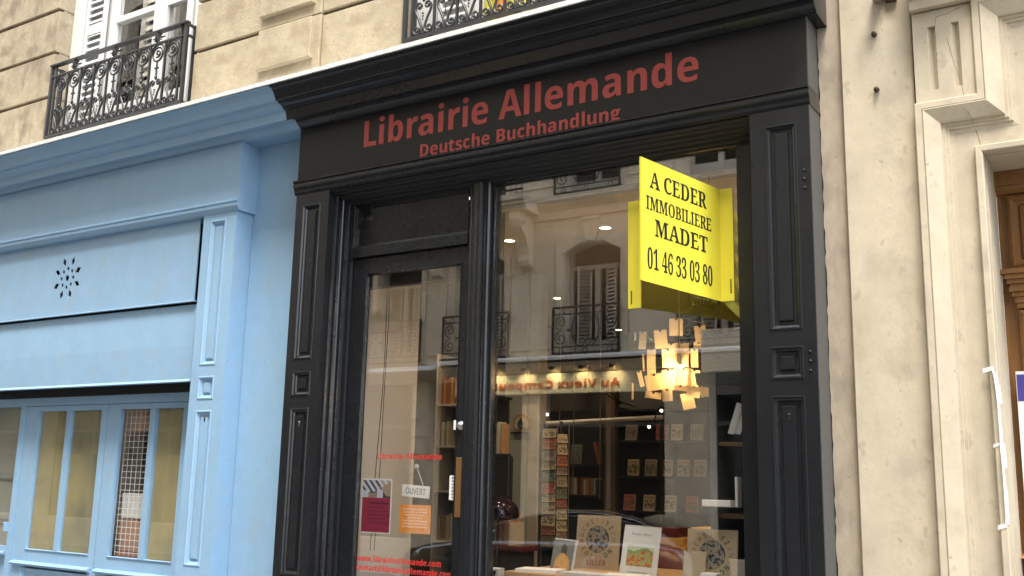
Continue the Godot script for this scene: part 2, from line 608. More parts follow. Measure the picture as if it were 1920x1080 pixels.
# ---------------------------------------------------------------- street
func build_ground():
	var s := new_st()
	box(s, -90, -0.6, -40, 90, -0.12, 60)
	structure("ground", s, M.asphalt)
	s = new_st()
	box(s, -60, -0.3, -0.75, 60, 0.0, 2.2)
	structure("pavement", s, M.paving)
	s = new_st()
	box(s, -60, -0.3, 8.3, 60, 0.0, 11.0)
	structure("pavement_opposite", s, M.paving)
	for e in [[2.2, 2.36], [8.14, 8.3]]:
		s = new_st()
		for k in 60:
			box(s, -60.0 + k * 2.0 + 0.006, -0.3, e[0] + 0.002, -60.0 + k * 2.0 + 1.994, 0.004, e[1] - 0.002)
		structure("kerb", s, M.paving)


# ---------------------------------------------------------------- the stone house above the shops
const WIN := [[-4.77, -2.97], [-0.975, 0.825]]
var house: Node3D


func build_upper_wall():
	house = thing("stone_house", "pale limestone house front with grooved courses above the shopfronts", "building", Vector3(0, 0, -0.5))
	var s := new_st()
	var rows := [[-14.0, -4.776], [-2.964, -0.981], [0.831, 12.0]]
	for r in rows:
		box(s, r[0], 4.03, -0.55, r[1], 6.7, -0.205)
	box(s, -62.0, 6.7, -0.55, 12.0, 15.5, -0.205)
	box(s, -62.0, 0.0, -0.55, -14.0, 6.7, -0.205)
	box(s, -64.0, 0.0, -2.0, -62.0, 18.0, 12.0)  # unseen block added across the street end to keep sky out of reflections
	box(s, -14.0, 3.6, -0.55, 12.0, 4.03, -0.21)
	box(s, 4.1, 0.0, -0.55, 12.0, 3.6, -0.21)
	box(s, -14.0, 0.0, -0.55, -6.6, 3.6, -0.21)
	box(s, -14.0, 14.0, -9.0, 12.0, 15.4, -0.6)
	obj("wall", s, M.limestone, house)
	# coursed blocks with recessed joints
	var joints := [4.245, 4.645, 5.047, 5.44, 5.84, 6.24, 6.66]
	for k in joints.size() - 1:
		var y0: float = joints[k] + 0.013
		var y1: float = joints[k + 1] - 0.013
		for seg in [[-7.6, -6.24], [-6.22, -4.77], [-2.97, -2.266], [-1.668, -0.975], [0.825, 2.2], [2.22, 3.8]]:
			s = new_st()
			var dz := rng.randf_range(-0.003, 0.003)
			block(s, seg[0], y0, -0.3, seg[1], y1, -0.16 + dz, 0.006)
			obj("stone_block", s, M.grimy_limestone if seg[1] < -4.0 else M.limestone, house)
		# the pier of raised panels between the windows
		s = new_st()
		block(s, -2.262, y0 - 0.009, -0.3, -1.672, y1 + 0.009, -0.146, 0.004)
		rings(s, -2.236, y0 + 0.072, -1.728, y1 - 0.006, [Vector2(0, -0.147), Vector2(0, -0.118), Vector2(0.006, -0.112)])
		obj("pier_block", s, M.limestone, house)
	# ledge under the first course
	s = new_st()
	prof_x(s, [Vector2(-0.3, 4.244), Vector2(-0.17, 4.244), Vector2(-0.165, 4.235), Vector2(-0.19, 4.02), Vector2(-0.3, 4.02)], -14.0, -4.78)
	for r in [[-2.96, -2.252], [-1.67, -0.985], [0.835, 6.0]]:
		prof_x(s, [Vector2(-0.3, 4.244), Vector2(-0.17, 4.244), Vector2(-0.165, 4.235), Vector2(-0.19, 4.02), Vector2(-0.3, 4.02)], r[0], r[1])
	obj("ledge", s, M.limestone, house)
	# zinc flashing over both shop cornices, in lapped sheets
	var x := -14.0
	while x < 1.7:
		var w := minf(1.9, 1.71 - x)
		s = new_st()
		var lift := rng.randf_range(0.0, 0.004)
		prof_x(s, [Vector2(-0.2, 4.03 + lift), Vector2(0.30, 3.984 + lift), Vector2(0.318, 3.981 + lift), Vector2(0.318, 3.956), Vector2(0.306, 3.956), Vector2(0.306, 3.972), Vector2(-0.2, 4.0)], x, x + w - 0.002)
		obj("zinc_flashing", s, M.zinc_sheet, house)
		x += w


func build_upper_windows():
	var n := 0
	for w in WIN:
		var x0: float = w[0]
		var x1: float = w[1]
		var mid := x0 + 1.137
		var s := new_st()
		# outer frame, sill board and the two casements
		box(s, x0 + 0.002, 4.06, -0.40, x0 + 0.17, 6.69, -0.30)
		box(s, x0 + 0.10, 4.14, -0.299, x0 + 0.172, 6.69, -0.288)
		box(s, x1 - 0.2, 4.06, -0.40, x1 - 0.002, 6.69, -0.30)
		box(s, x0 + 0.17, 4.14, -0.41, x0 + 0.489, 6.69, -0.36)
		box(s, x0 + 0.17, 4.06, -0.40, x1 - 0.2, 4.14, -0.29)
		var win := obj("window", s, M.white_paint, house)
		for c in [[x0 + 0.565, mid - 0.08], [mid + 0.08, x1 - 0.34]]:
			s = new_st()
			box(s, c[0] - 0.075, 4.142, -0.39, c[0], 6.68, -0.33)
			box(s, c[1], 4.142, -0.39, c[1] + 0.075, 6.68, -0.33)
			for y in [4.142, 5.25]:
				box(s, c[0], y, -0.389, c[1], y + (0.36 if y < 5 else 0.05), -0.332)
			obj("casement", s, M.white_paint, win)
			s = new_st()
			box(s, c[0], 4.5, -0.364, c[1], 6.7, -0.358)
			obj("pane", s, M.clear_glass, win)
		s = new_st()
		box(s, mid - 0.035, 4.142, -0.328, mid + 0.035, 6.7, -0.31)
		obj("meeting_bar", s, M.white_paint, win)
		# louvred shutter leaf folded against the jamb
		s = new_st()
		var a := x0 + 0.185
		var b := x0 + 0.44
		box(s, a, 4.145, -0.33, a + 0.03, 6.7, -0.30)
		box(s, b - 0.03, 4.145, -0.33, b, 6.7, -0.30)
		for y in [4.145, 5.2, 6.3]:
			box(s, a + 0.03, y, -0.328, b - 0.03, y + 0.09, -0.302)
		var sh := obj("shutter", s, M.white_paint, house)
		var y := 4.25
		while y < 5.9:
			s = new_st()
			prof_x(s, [Vector2(-0.328, y + 0.046), Vector2(-0.304, y + 0.008), Vector2(-0.304, y), Vector2(-0.328, y + 0.038)], a + 0.031, b - 0.031)
			obj("slat", s, M.white_paint, sh)
			y += 0.062
		# the room behind
		s = new_st()
		box(s, x0 - 0.4, 3.95, -3.0, x1 + 0.4, 7.2, -2.9)
		box(s, x0 - 0.5, 3.95, -3.0, x0 - 0.4, 7.2, -0.56)
		box(s, x1 + 0.4, 3.95, -3.0, x1 + 0.5, 7.2, -0.56)
		box(s, x0 - 0.4, 3.9, -2.9, x1 + 0.4, 3.98, -0.56)
		box(s, x0 - 0.4, 7.1, -2.9, x1 + 0.4, 7.2, -0.56)
		obj("room_behind", s, M.dark_room, house)
		if n == 0:
			# inner shutter seen through the pane
			s = new_st()
			box(s, x0 + 0.55, 4.15, -0.62, x0 + 0.60, 6.6, -0.58)
			box(s, x0 + 0.95, 4.15, -0.62, x0 + 1.0, 6.6, -0.58)
			var sh2 := obj("inner_shutter", s, M.old_white_paint, house)
			y = 4.25
			while y < 5.9:
				s = new_st()
				prof_x(s, [Vector2(-0.615, y + 0.07), Vector2(-0.59, y + 0.012), Vector2(-0.59, y), Vector2(-0.615, y + 0.058)], x0 + 0.601, x0 + 0.949)
				obj("slat", s, M.old_white_paint, sh2)
				y += 0.085
		else:
			# striped yellow and orange cloth spread behind the railing
			var cloth := thing("hanging_cloth", "yellow and orange striped cloth behind the railing above the black shop", "cloth", Vector3(-0.1, 4.1, -0.2))
			for k in 4:
				s = new_st()
				var cx := -0.36 + k * 0.085
				prof_y(s, [Vector2(cx, -0.2), Vector2(cx + 0.02, -0.185), Vector2(cx + 0.045, -0.18), Vector2(cx + 0.085, -0.2), Vector2(cx + 0.085, -0.204), Vector2(cx + 0.045, -0.184), Vector2(cx, -0.204)], 4.05, 4.95)
				obj("stripe", s, M.orange_paper if k == 1 else M.yellow_plastic, cloth)
		n += 1


# ---------------------------------------------------------------- the carved doorway on the right
# a moulding laid along a path in the plane of the wall; offsets count to the right of the direction of travel
func mitred(s: SurfaceTool, path: Array, prof: Array):
	var rows := []
	for k in path.size():
		var p: Vector2 = path[k]
		var d0: Vector2 = (p - path[k - 1]).normalized() if k > 0 else (path[k + 1] - p).normalized()
		var d1: Vector2 = (path[k + 1] - p).normalized() if k < path.size() - 1 else d0
		var n0 := Vector2(d0.y, -d0.x)
		var n1 := Vector2(d1.y, -d1.x)
		var m := (n0 + n1) / (1.0 + n0.dot(n1))
		var row := []
		for q in prof:
			row.append(Vector3(p.x + m.x * q.x, p.y + m.y * q.x, q.y))
		rows.append(row)
	for k in rows.size() - 1:
		for j in prof.size() - 1:
			quad(s, rows[k][j], rows[k][j + 1], rows[k + 1][j + 1], rows[k + 1][j])


func build_portal():
	var t := thing("stone_doorway", "cream plastered doorway surround with fluted block and stepped moulding", "doorway", Vector3(3.05, 0, -0.3))
	var s := new_st()
	# uneven strip of bare plaster beside the black shopfront
	var edge := []
	var y := 0.0
	while y < 3.99:
		edge.append(Vector2(1.652 + rng.randf_range(-0.0025, 0.0035), y))
		y += 0.031
	edge.append(Vector2(1.654, 3.99))
	for k in edge.size() - 1:
		var a: Vector2 = edge[k]
		var b: Vector2 = edge[k + 1]
		quad(s, Vector3(a.x, a.y, -0.172), Vector3(1.766, a.y, -0.176), Vector3(1.766, b.y, -0.176), Vector3(b.x, b.y, -0.172))
		quad(s, Vector3(a.x, a.y, -0.24), Vector3(a.x, a.y, -0.172), Vector3(b.x, b.y, -0.172), Vector3(b.x, b.y, -0.24))
	obj("bare_strip", s, M.bare_plaster, t)
	s = new_st()
	box(s, 1.644, 0.0, -0.5, 2.36, 3.99, -0.242)
	box(s, 1.764, 0.0, -0.242, 2.36, 3.99, -0.20)
	box(s, 3.74, 0.0, -0.5, 4.1, 3.6, -0.20)
	box(s, 2.36, 3.0, -0.5, 3.74, 3.6, -0.20)
	obj("wall", s, M.painted_plaster, t)
	# flat panel, its edge a little rubbed
	s = new_st()
	prof_y(s, [Vector2(1.7655, -0.2), Vector2(1.7655, -0.152), Vector2(1.770, -0.147), Vector2(2.080, -0.147), Vector2(2.088, -0.152), Vector2(2.088, -0.2)], 0.0, 3.99)
	obj("flat_panel", s, M.painted_plaster, t)
	# architrave with ears
	s = new_st()
	var path := [Vector2(2.124, 0.0), Vector2(2.124, 3.231), Vector2(2.385, 3.231), Vector2(2.385, 3.684), Vector2(3.715, 3.684), Vector2(3.715, 3.231), Vector2(3.976, 3.231), Vector2(3.976, 0.0)]
	mitred(s, path, [Vector2(-0.033, -0.2), Vector2(-0.033, -0.106), Vector2(-0.029, -0.102), Vector2(-0.003, -0.102), Vector2(-0.001, -0.106), Vector2(0.001, -0.102), Vector2(0.004, -0.1), Vector2(0.062, -0.124), Vector2(0.070, -0.128), Vector2(0.072, -0.141), Vector2(0.084, -0.141), Vector2(0.086, -0.149), Vector2(0.099, -0.150), Vector2(0.101, -0.158), Vector2(0.12, -0.16)])
	obj("architrave", s, M.painted_plaster, t)
	s = new_st()
	box(s, 2.22, 0.0, -0.2, 2.33, 3.13, -0.161)
	box(s, 3.77, 0.0, -0.2, 3.88, 3.13, -0.161)
	box(s, 2.33, 3.03, -0.2, 3.77, 3.13, -0.161)
	box(s, 2.47, 3.13, -0.2, 3.63, 3.6, -0.161)
	obj("frieze_panel", s, M.painted_plaster, t)
	s = new_st()
	mitred(s, [Vector2(2.326, 0.0), Vector2(2.326, 3.034), Vector2(3.774, 3.034), Vector2(3.774, 0.0)], [Vector2(0, -0.17), Vector2(0, -0.134), Vector2(0.004, -0.129), Vector2(0.026, -0.129), Vector2(0.031, -0.135), Vector2(0.031, -0.52)])
	obj("reveal_bead", s, M.painted_plaster, t)
	# fluted blocks under the cap
	for bx in [[2.1, 2.352, 1], [3.748, 4.0, -1]]:
		s = new_st()
		var cuts := [2.163, 2.199, 2.264, 2.298] if bx[2] == 1 else [3.802, 3.836, 3.901, 3.937]
		var zf := -0.117
		var xs := [bx[0], cuts[0], cuts[1], cuts[2], cuts[3], bx[1]]
		box(s, bx[0], 3.262, -0.2, bx[1], 3.70, -0.142)
		for k in 5:
			if k % 2 == 0:
				box(s, xs[k], 3.262, -0.1425, xs[k + 1], 3.70, zf)
			else:
				box(s, xs[k], 3.262, -0.1425, xs[k + 1], 3.318, zf)
				box(s, xs[k], 3.624, -0.1425, xs[k + 1], 3.70, zf)
				prof_y(s, [Vector2(xs[k], zf), Vector2(xs[k] + 0.005, -0.131), Vector2((xs[k] + xs[k + 1]) / 2, -0.140), Vector2(xs[k + 1] - 0.005, -0.131), Vector2(xs[k + 1], zf)], 3.318, 3.624)
		obj("fluted_block", s, M.painted_plaster, t)
	s = new_st()
	var cap := [Vector2(-0.2, 3.99), Vector2(0.06, 3.99), Vector2(0.06, 3.88), Vector2(0.035, 3.872), Vector2(0.01, 3.84), Vector2(-0.025, 3.80), Vector2(-0.05, 3.775), Vector2(-0.06, 3.755), Vector2(-0.075, 3.75), Vector2(-0.078, 3.706), Vector2(-0.2, 3.706)]
	prof_x(s, cap, 2.098, 2.356)
	prof_x(s, cap, 3.744, 4.002)
	obj("cap", s, M.painted_plaster, t)
	s = new_st()
	prof_x(s, [Vector2(-0.2, 3.99), Vector2(0.0, 3.99), Vector2(0.0, 3.86), Vector2(-0.04, 3.80), Vector2(-0.085, 3.76), Vector2(-0.09, 3.715), Vector2(-0.2, 3.715)], 2.357, 3.743)
	obj("head_moulding", s, M.painted_plaster, t)
	# hairline crack down from the block, a thin open seam
	s = new_st()
	var cr := [Vector3(2.245, 3.55, -0.1165), Vector3(2.262, 3.46, -0.1165), Vector3(2.275, 3.40, -0.1165), Vector3(2.292, 3.33, -0.1165), Vector3(2.30, 3.27, -0.1165), Vector3(2.309, 3.236, -0.1165)]
	tube(s, cr, 0.0009, 4)
	tube(s, [Vector3(2.309, 3.19, -0.112), Vector3(2.324, 3.165, -0.122), Vector3(2.33, 3.13, -0.1595), Vector3(2.342, 3.08, -0.1605), Vector3(2.349, 3.04, -0.1605)], 0.0009, 4)
	tube(s, [Vector3(2.196, 3.62, -0.1165), Vector3(2.205, 3.665, -0.1165), Vector3(2.255, 3.672, -0.1165), Vector3(2.35, 3.70, -0.1165)], 0.0009, 4)
	obj("crack", s, M.planter_box, t)
	# iron pegs left in the panel and the bracket above them
	var spots := [[1.927, 3.653, "rusty iron peg in the cream panel, upper of two"], [1.926, 3.377, "rusty iron peg in the cream panel, lower of two"]]
	for p in spots:
		var peg := thing("iron_peg", p[2], "peg", Vector3(p[0], p[1], -0.147))
		s = new_st()
		var at := Transform3D(Basis(Vector3.RIGHT, PI / 2), Vector3(p[0], p[1], -0.15))
		lathe(s, [Vector2(0.009, 0), Vector2(0.009, 0.034), Vector2(0.0, 0.037)], at, 8)
		obj("shank", s, M.rusty_iron, peg)
		s = new_st()
		lathe(s, [Vector2(0.014, 0.008), Vector2(0.014, 0.018), Vector2(0.008, 0.018)], at, 6)
		obj("nut", s, M.rusty_iron, peg)
	var br := thing("pipe_bracket", "stub of pipe on a stained bracket at the top of the cream panel", "bracket", Vector3(1.95, 3.84, -0.147))
	s = new_st()
	lathe(s, [Vector2(0.0, 0), Vector2(0.028, 0.0), Vector2(0.028, 0.1), Vector2(0.034, 0.1), Vector2(0.034, 0.13), Vector2(0, 0.13)], Transform3D(Basis(Vector3.RIGHT, PI / 2), Vector3(1.955, 3.835, -0.148)), 12)
	obj("pipe_stub", s, M.bare_plaster, br)
	s = new_st()
	block(s, 1.985, 3.80, -0.147, 2.035, 3.87, -0.12, 0.006)
	obj("bracket_plate", s, M.rusty_iron, br)
	build_oak_door()


func build_oak_door():
	var t := thing("oak_door", "brown varnished double house door set deep in the cream doorway", "door", Vector3(3.05, 0, -0.5))
	var s := new_st()
	box(s, 2.357, 0.0, -0.6, 3.743, 3.004, -0.53)
	obj("door_boards", s, M.varnished_oak, t)
	s = new_st()
	box(s, 2.357, 2.93, -0.529, 3.743, 3.003, -0.46)
	prof_x(s, [Vector2(-0.529, 2.929), Vector2(-0.47, 2.929), Vector2(-0.475, 2.915), Vector2(-0.5, 2.90), Vector2(-0.529, 2.895)], 2.358, 3.742)
	obj("head_rail", s, M.varnished_oak, t)
	for side in [0, 1]:
		var x0: float = [2.40, 3.06][side]
		var x1: float = [3.04, 3.70][side]
		s = new_st()
		rings(s, x0, 2.545, x1, 2.892, [Vector2(0, -0.529), Vector2(0, -0.508), Vector2(0.014, -0.498), Vector2(0.022, -0.51), Vector2(0.03, -0.522), Vector2(0.045, -0.525), Vector2(0.055, -0.51), Vector2(0.075, -0.505)])
		obj("upper_panel", s, M.varnished_oak, t)
		s = new_st()
		var steps := [[2.362, 2.512, 2.535, -0.44], [2.372, 2.49, 2.512, -0.452], [2.382, 2.47, 2.49, -0.466], [2.392, 2.452, 2.47, -0.478], [2.388, 2.434, 2.452, -0.470], [2.398, 2.412, 2.434, -0.482], [2.408, 2.385, 2.412, -0.492], [2.413, 2.36, 2.385, -0.50]]
		for p in steps:
			var a: float = p[0] if side == 0 else 6.1 - p[0] - (p[0] - 2.362)
			if side == 0:
				box(s, p[0], p[1], -0.529, x1, p[2] - 0.001, p[3])
			else:
				box(s, x0, p[1], -0.529, 6.1 - p[0], p[2] - 0.001, p[3])
		obj("ledge_moulding", s, M.varnished_oak, t)
		s = new_st()
		rings(s, x0 + 0.018, 1.28, x1, 2.352, [Vector2(0, -0.529), Vector2(0, -0.505), Vector2(0.016, -0.495), Vector2(0.024, -0.508), Vector2(0.034, -0.522), Vector2(0.06, -0.526), Vector2(0.07, -0.515)])
		obj("middle_panel", s, M.varnished_oak, t)
		s = new_st()
		block(s, x0 - 0.03, 0.08, -0.529, x1, 1.26, -0.47, 0.012)
		prof_x(s, [Vector2(-0.529, 1.279), Vector2(-0.46, 1.272), Vector2(-0.45, 1.262), Vector2(-0.46, 1.261), Vector2(-0.529, 1.261)], x0 - 0.04, x1)
		obj("base_panel", s, M.varnished_oak, t)
	# site notice pinned on the left leaf
	var nt := thing("site_notice", "white notice with a violet-blue heading pinned on the brown door", "notice", Vector3(2.62, 1.6, -0.48))
	s = new_st()
	box(s, 2.389, 1.05, -0.486, 2.95, 2.072, -0.481)
	obj("sheet", s, M.paper_white, nt)
	s = new_st()
	box(s, 2.392, 1.94, -0.481, 2.947, 2.058, -0.4795)
	obj("heading_band", s, M.blue_violet_print, nt)
	letters("heading", "P", sans_bold, 2.424, 2.452, 1.983, 0.038, -0.4793, M.white_print, nt, 0.001)
	var y := 1.872
	for w in ["N\u00b0", "EM", "B", "N", "S"]:
		letters("line", w, sans, 2.412, 2.412 + 0.014 * w.length(), y, 0.013, -0.4805, M.black_print, nt, 0.001)
		y -= 0.048
	# torn paper tape hanging along the reveal
	var tp := thing("paper_tape", "torn white tape hanging along the edge of the cream doorway", "tape", Vector3(2.345, 1.4, -0.127))
	s = new_st()
	var line := [[2.330, 2.055, -0.127], [2.340, 2.03, -0.118], [2.346, 1.98, -0.112], [2.350, 1.9, -0.108], [2.350, 1.80, -0.112], [2.347, 1.74, -0.124], [2.351, 1.64, -0.114], [2.352, 1.55, -0.112], [2.350, 1.45, -0.118], [2.345, 1.41, -0.126]]
	for k in line.size() - 1:
		var a := Vector3(line[k][0], line[k][1], line[k][2])
		var b := Vector3(line[k + 1][0], line[k + 1][1], line[k + 1][2])
		var wd := Vector3(0.008 + 0.005 * (k % 3), 0.0, -0.007)
		quad(s, b, b + wd, a + wd, a)
		quad(s, b + Vector3(0, 0, -0.001), a + Vector3(0, 0, -0.001), a + wd + Vector3(0, 0, -0.001), b + wd + Vector3(0, 0, -0.001))
	obj("strip", s, M.paper_white, tp)
	for q in [[2.300, 2.045, 2.345, 2.062], [2.322, 1.733, 2.352, 1.745], [2.318, 1.40, 2.352, 1.418]]:
		s = new_st()
		quad(s, Vector3(q[0], q[1] - 0.012, -0.1275), Vector3(q[2], q[1], -0.1265), Vector3(q[2], q[3], -0.1265), Vector3(q[0], q[3] - 0.01, -0.1275))
		quad(s, Vector3(q[2], q[1], -0.1270), Vector3(q[0], q[1] - 0.012, -0.1285), Vector3(q[0], q[3] - 0.01, -0.1285), Vector3(q[2], q[3], -0.1270))
		obj("scrap", s, M.paper_white, tp)


# ---------------------------------------------------------------- shopfront pieces shared by both shops
const CORNICE := [Vector2(-0.21, 3.954), Vector2(0.305, 3.954), Vector2(0.300, 3.944), Vector2(0.283, 3.944), Vector2(0.272, 3.935), Vector2(0.260, 3.922), Vector2(0.248, 3.900), Vector2(0.240, 3.880), Vector2(0.234, 3.876), Vector2(0.216, 3.875), Vector2(0.212, 3.866), Vector2(0.196, 3.864), Vector2(0.180, 3.856), Vector2(0.168, 3.842), Vector2(0.146, 3.838), Vector2(0.132, 3.782), Vector2(0.128, 3.781), Vector2(0.12, 3.800), Vector2(0.052, 3.804), Vector2(0.044, 3.792), Vector2(0.030, 3.779), Vector2(0.012, 3.768), Vector2(0.006, 3.758), Vector2(-0.21, 3.758)]
const PANEL := [Vector2(0, 0.0), Vector2(0.002, 0.004), Vector2(0.009, 0.005), Vector2(0.014, -0.004), Vector2(0.022, -0.008), Vector2(0.028, -0.017), Vector2(0.042, -0.017), Vector2(0.046, -0.008), Vector2(0.050, -0.007)]


# a pilaster face with three framed panels; rows and columns are left open where the panels sit
func pilaster(t, x0: float, x1: float, px0: float, px1: float, m: Material, called := "pilaster"):
	var ys := [[0.30, 0.955], [0.955, 1.949], [2.021, 2.174], [2.246, 3.237]]
	var s := new_st()
	box(s, x0, 0.0, -0.2, x1, 0.96, -0.0)
	box(s, x0, 0.96, -0.2, px0, 3.311, 0.0)
	box(s, px1, 0.96, -0.2, x1, 3.311, 0.0)
	box(s, px0, 1.949, -0.2, px1, 2.021, 0.0)
	box(s, px0, 2.174, -0.2, px1, 2.246, 0.0)
	box(s, px0, 3.237, -0.2, px1, 3.311, 0.0)
	var p := obj(called, s, m, t)
	for k in range(1, 4):
		s = new_st()
		rings(s, px0, ys[k][0] + (0.005 if k == 1 else 0.0), px1, ys[k][1], PANEL)
		obj("panel", s, m, p)
	s = new_st()
	box(s, x0 - 0.012, 0.0, -0.05, x1 + 0.012, 0.28, 0.02)
	obj("plinth", s, m, p)
	return p


func build_blue_shop():
	var t := thing("blue_shopfront", "pale blue wooden shopfront with closed panels, left of the black shop", "shopfront", Vector3(-4.0, 0, 0))
	var m = M.blue_paint
	var s := new_st()
	prof_x(s, CORNICE, -9.0, -1.6445)
	obj("cornice", s, m, t)
	s = new_st()
	box(s, -9.0, 3.36, -0.2, -2.165, 3.757, 0.02)
	obj("fascia", s, m, t)
	s = new_st()
	prof_x(s, [Vector2(-0.2, 3.359), Vector2(0.03, 3.359), Vector2(0.034, 3.352), Vector2(0.034, 3.342), Vector2(0.026, 3.339), Vector2(0.026, 3.331), Vector2(0.032, 3.328), Vector2(0.03, 3.312), Vector2(0.012, 3.29), Vector2(0.004, 3.283), Vector2(-0.2, 3.283)], -9.0, -2.162)
	obj("moulding", s, m, t)
	pilaster(t, -2.513, -2.19, -2.438, -2.286, m)
	pilaster(t, -6.1, -5.777, -6.02, -5.87, m)
	s = new_st()
	box(s, -2.186, 0.0, -0.5, -1.648, 3.757, -0.145)
	obj("recess_panel", s, m, t)
	# keyholes of the folding shutters
	for p in [[-2.356, 1.89, 0.0], [-2.21, 3.0, 0.0]]:
		s = new_st()
		block(s, p[0] - 0.006, p[1] - 0.014, -0.02, p[0] + 0.006, p[1] + 0.014, -0.004, 0.002)
		obj("keyhole", s, M.black_print, t)
	# pierced shutter boards hanging one over the other
	var board := CSGBox3D.new()
	board.name = "shutter_board"
	board.size = Vector3(3.2, 0.60, 0.008)
	board.position = Vector3(-4.19, 3.008, -0.04)
	board.material = m
	var cx := -4.062 + 4.19
	var cy := 2.992 - 3.008
	for k in 8:
		var a := TAU * (k + 0.5) / 8.0
		var ring := CSGCylinder3D.new()
		ring.name = "round_hole"
		ring.operation = CSGShape3D.OPERATION_SUBTRACTION
		ring.radius = 0.0155
		ring.height = 0.1
		ring.sides = 12
		ring.material = m
		ring.rotation.x = PI / 2
		ring.position = Vector3(cx + 0.073 * cos(a + TAU / 16), cy + 0.073 * sin(a + TAU / 16), 0)
		board.add_child(ring, true)
		var dia := CSGPolygon3D.new()
		dia.name = "diamond_hole"
		dia.operation = CSGShape3D.OPERATION_SUBTRACTION
		dia.polygon = PackedVector2Array([Vector2(0.100, 0), Vector2(0.138, 0.023), Vector2(0.176, 0), Vector2(0.138, -0.023)])
		dia.material = m
		dia.depth = 0.1
		dia.rotation.z = a
		dia.position = Vector3(cx, cy, 0.05)
		board.add_child(dia, true)
	var hub := CSGCylinder3D.new()
	hub.name = "hub_hole"
	hub.operation = CSGShape3D.OPERATION_SUBTRACTION
	hub.radius = 0.024
	hub.height = 0.1
	hub.sides = 14
	hub.material = m
	hub.rotation.x = PI / 2
	hub.position = Vector3(cx, cy, 0)
	board.add_child(hub, true)
	t.add_child(board, true)
	board.position -= t.position
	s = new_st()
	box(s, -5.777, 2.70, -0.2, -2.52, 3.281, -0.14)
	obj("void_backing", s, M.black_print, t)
	s = new_st()
	prof_x(s, [Vector2(-0.10, 2.684), Vector2(-0.062, 2.684), Vector2(-0.055, 2.4), Vector2(-0.058, 2.17), Vector2(-0.046, 2.153), Vector2(-0.07, 2.148), Vector2(-0.10, 2.16)], -5.776, -2.5845)
	obj("shutter_board_lower", s, m, t)
	s = new_st()
	prof_x(s, [Vector2(-0.055, 2.709), Vector2(-0.030, 2.709), Vector2(-0.028, 2.700), Vector2(-0.034, 2.696), Vector2(-0.055, 2.70)], -5.776, -2.5845)
	box(s, -2.583, 2.15, -0.2, -2.514, 3.282, -0.09)
	obj("board_lip", s, m, t)
	# doors deep behind the boards
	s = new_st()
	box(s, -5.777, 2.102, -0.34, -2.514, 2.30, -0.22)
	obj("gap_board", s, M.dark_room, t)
	s = new_st()
	box(s, -5.777, 2.038, -0.29, -2.514, 2.1, -0.235)
	box(s, -2.81, 0.0, -0.29, -2.514, 2.0375, -0.24)
	box(s, -4.80, 0.0, -0.29, -4.735, 2.0375, -0.24)
	obj("door_case", s, m, t)
	var leaves := [[-4.733, -3.703, [-4.56, -4.20, -4.152, -3.775]], [-3.697, -2.812, [-3.558, -3.213, -3.155, -2.86]]]
	for l in leaves:
		s = new_st()
		var g: Array = l[2]
		box(s, l[0], 0.06, -0.29, g[0], 2.035, -0.25)
		box(s, g[3], 0.06, -0.29, l[1], 2.035, -0.25)
		box(s, g[0], 1.995, -0.288, g[3], 2.035, -0.252)
		box(s, g[0], 0.845, -0.289, g[3], 0.940, -0.251)
		prof_x(s, [Vector2(-0.262, 0.943), Vector2(-0.242, 0.939), Vector2(-0.251, 0.934), Vector2(-0.262, 0.934)], g[0], g[3])
		box(s, g[1], 0.941, -0.287, g[2], 1.994, -0.247)
		box(s, g[0], 0.06, -0.285, g[3], 0.20, -0.252)
		prof_x(s, [Vector2(-0.251, 0.85), Vector2(-0.225, 0.843), Vector2(-0.216, 0.832), Vector2(-0.225, 0.822), Vector2(-0.251, 0.81)], l[0] + 0.03, l[1] - 0.03)
		var leaf := obj("door_leaf", s, m, t)
		s = new_st()
		rings(s, g[0] - 0.03, 0.2, g[3] + 0.03, 0.80, [Vector2(0, -0.2515), Vector2(0.004, -0.243), Vector2(0.02, -0.255), Vector2(0.04, -0.268), Vector2(0.055, -0.268), Vector2(0.09, -0.256)])
		obj("lower_panel", s, m, leaf)
		for k in 2:
			s = new_st()
			box(s, g[k * 2], 0.941, -0.272, g[k * 2 + 1], 1.994, -0.268)
			obj("pane", s, M.clear_glass, leaf)
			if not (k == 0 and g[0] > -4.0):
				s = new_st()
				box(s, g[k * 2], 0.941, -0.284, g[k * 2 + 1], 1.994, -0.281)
				obj("film_sheet", s, M["backlit_film"], leaf)  # opaque sheet, the light from behind is only in its colour
	# wire grille and stacked stock behind the clear pane
	s = new_st()
	for k in 7:
		var gx := -3.54 + k * 0.052
		tube(s, [Vector3(gx, 0.95, -0.30), Vector3(gx, 1.99, -0.30)], 0.0022, 4)
	for k in 24:
		var gy := 0.97 + k * 0.044
		tube(s, [Vector3(-3.556, gy, -0.304), Vector3(-3.215, gy, -0.304)], 0.0022, 4)
	obj("wire_grille", s, M.white_paint, t)
	s = new_st()
	box(s, -5.777, 0.9, -0.29, -4.801, 0.945, -0.24)
	box(s, -5.777, 0.06, -0.29, -4.801, 0.9, -0.262)
	prof_x(s, [Vector2(-0.262, 0.91), Vector2(-0.222, 0.905), Vector2(-0.216, 0.89), Vector2(-0.262, 0.87)], -5.777, -4.81)
	obj("side_panel", s, m, t)
	s = new_st()
	box(s, -5.777, 0.946, -0.272, -4.801, 2.037, -0.268)
	obj("side_pane", s, M.clear_glass, t)
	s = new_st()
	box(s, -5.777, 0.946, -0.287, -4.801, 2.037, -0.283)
	obj("side_film_sheet", s, M["grey_backlit_film"], t)  # opaque too, its glow from behind is coloured in
	for y in [1.475, 1.13]:
		s = new_st()
		box(s, -5.777, y, -0.2672, -4.86, y + 0.022, -0.2665)
		obj("tape_line", s, M.grey_wall, t)
	# bolt on the meeting edge
	s = new_st()
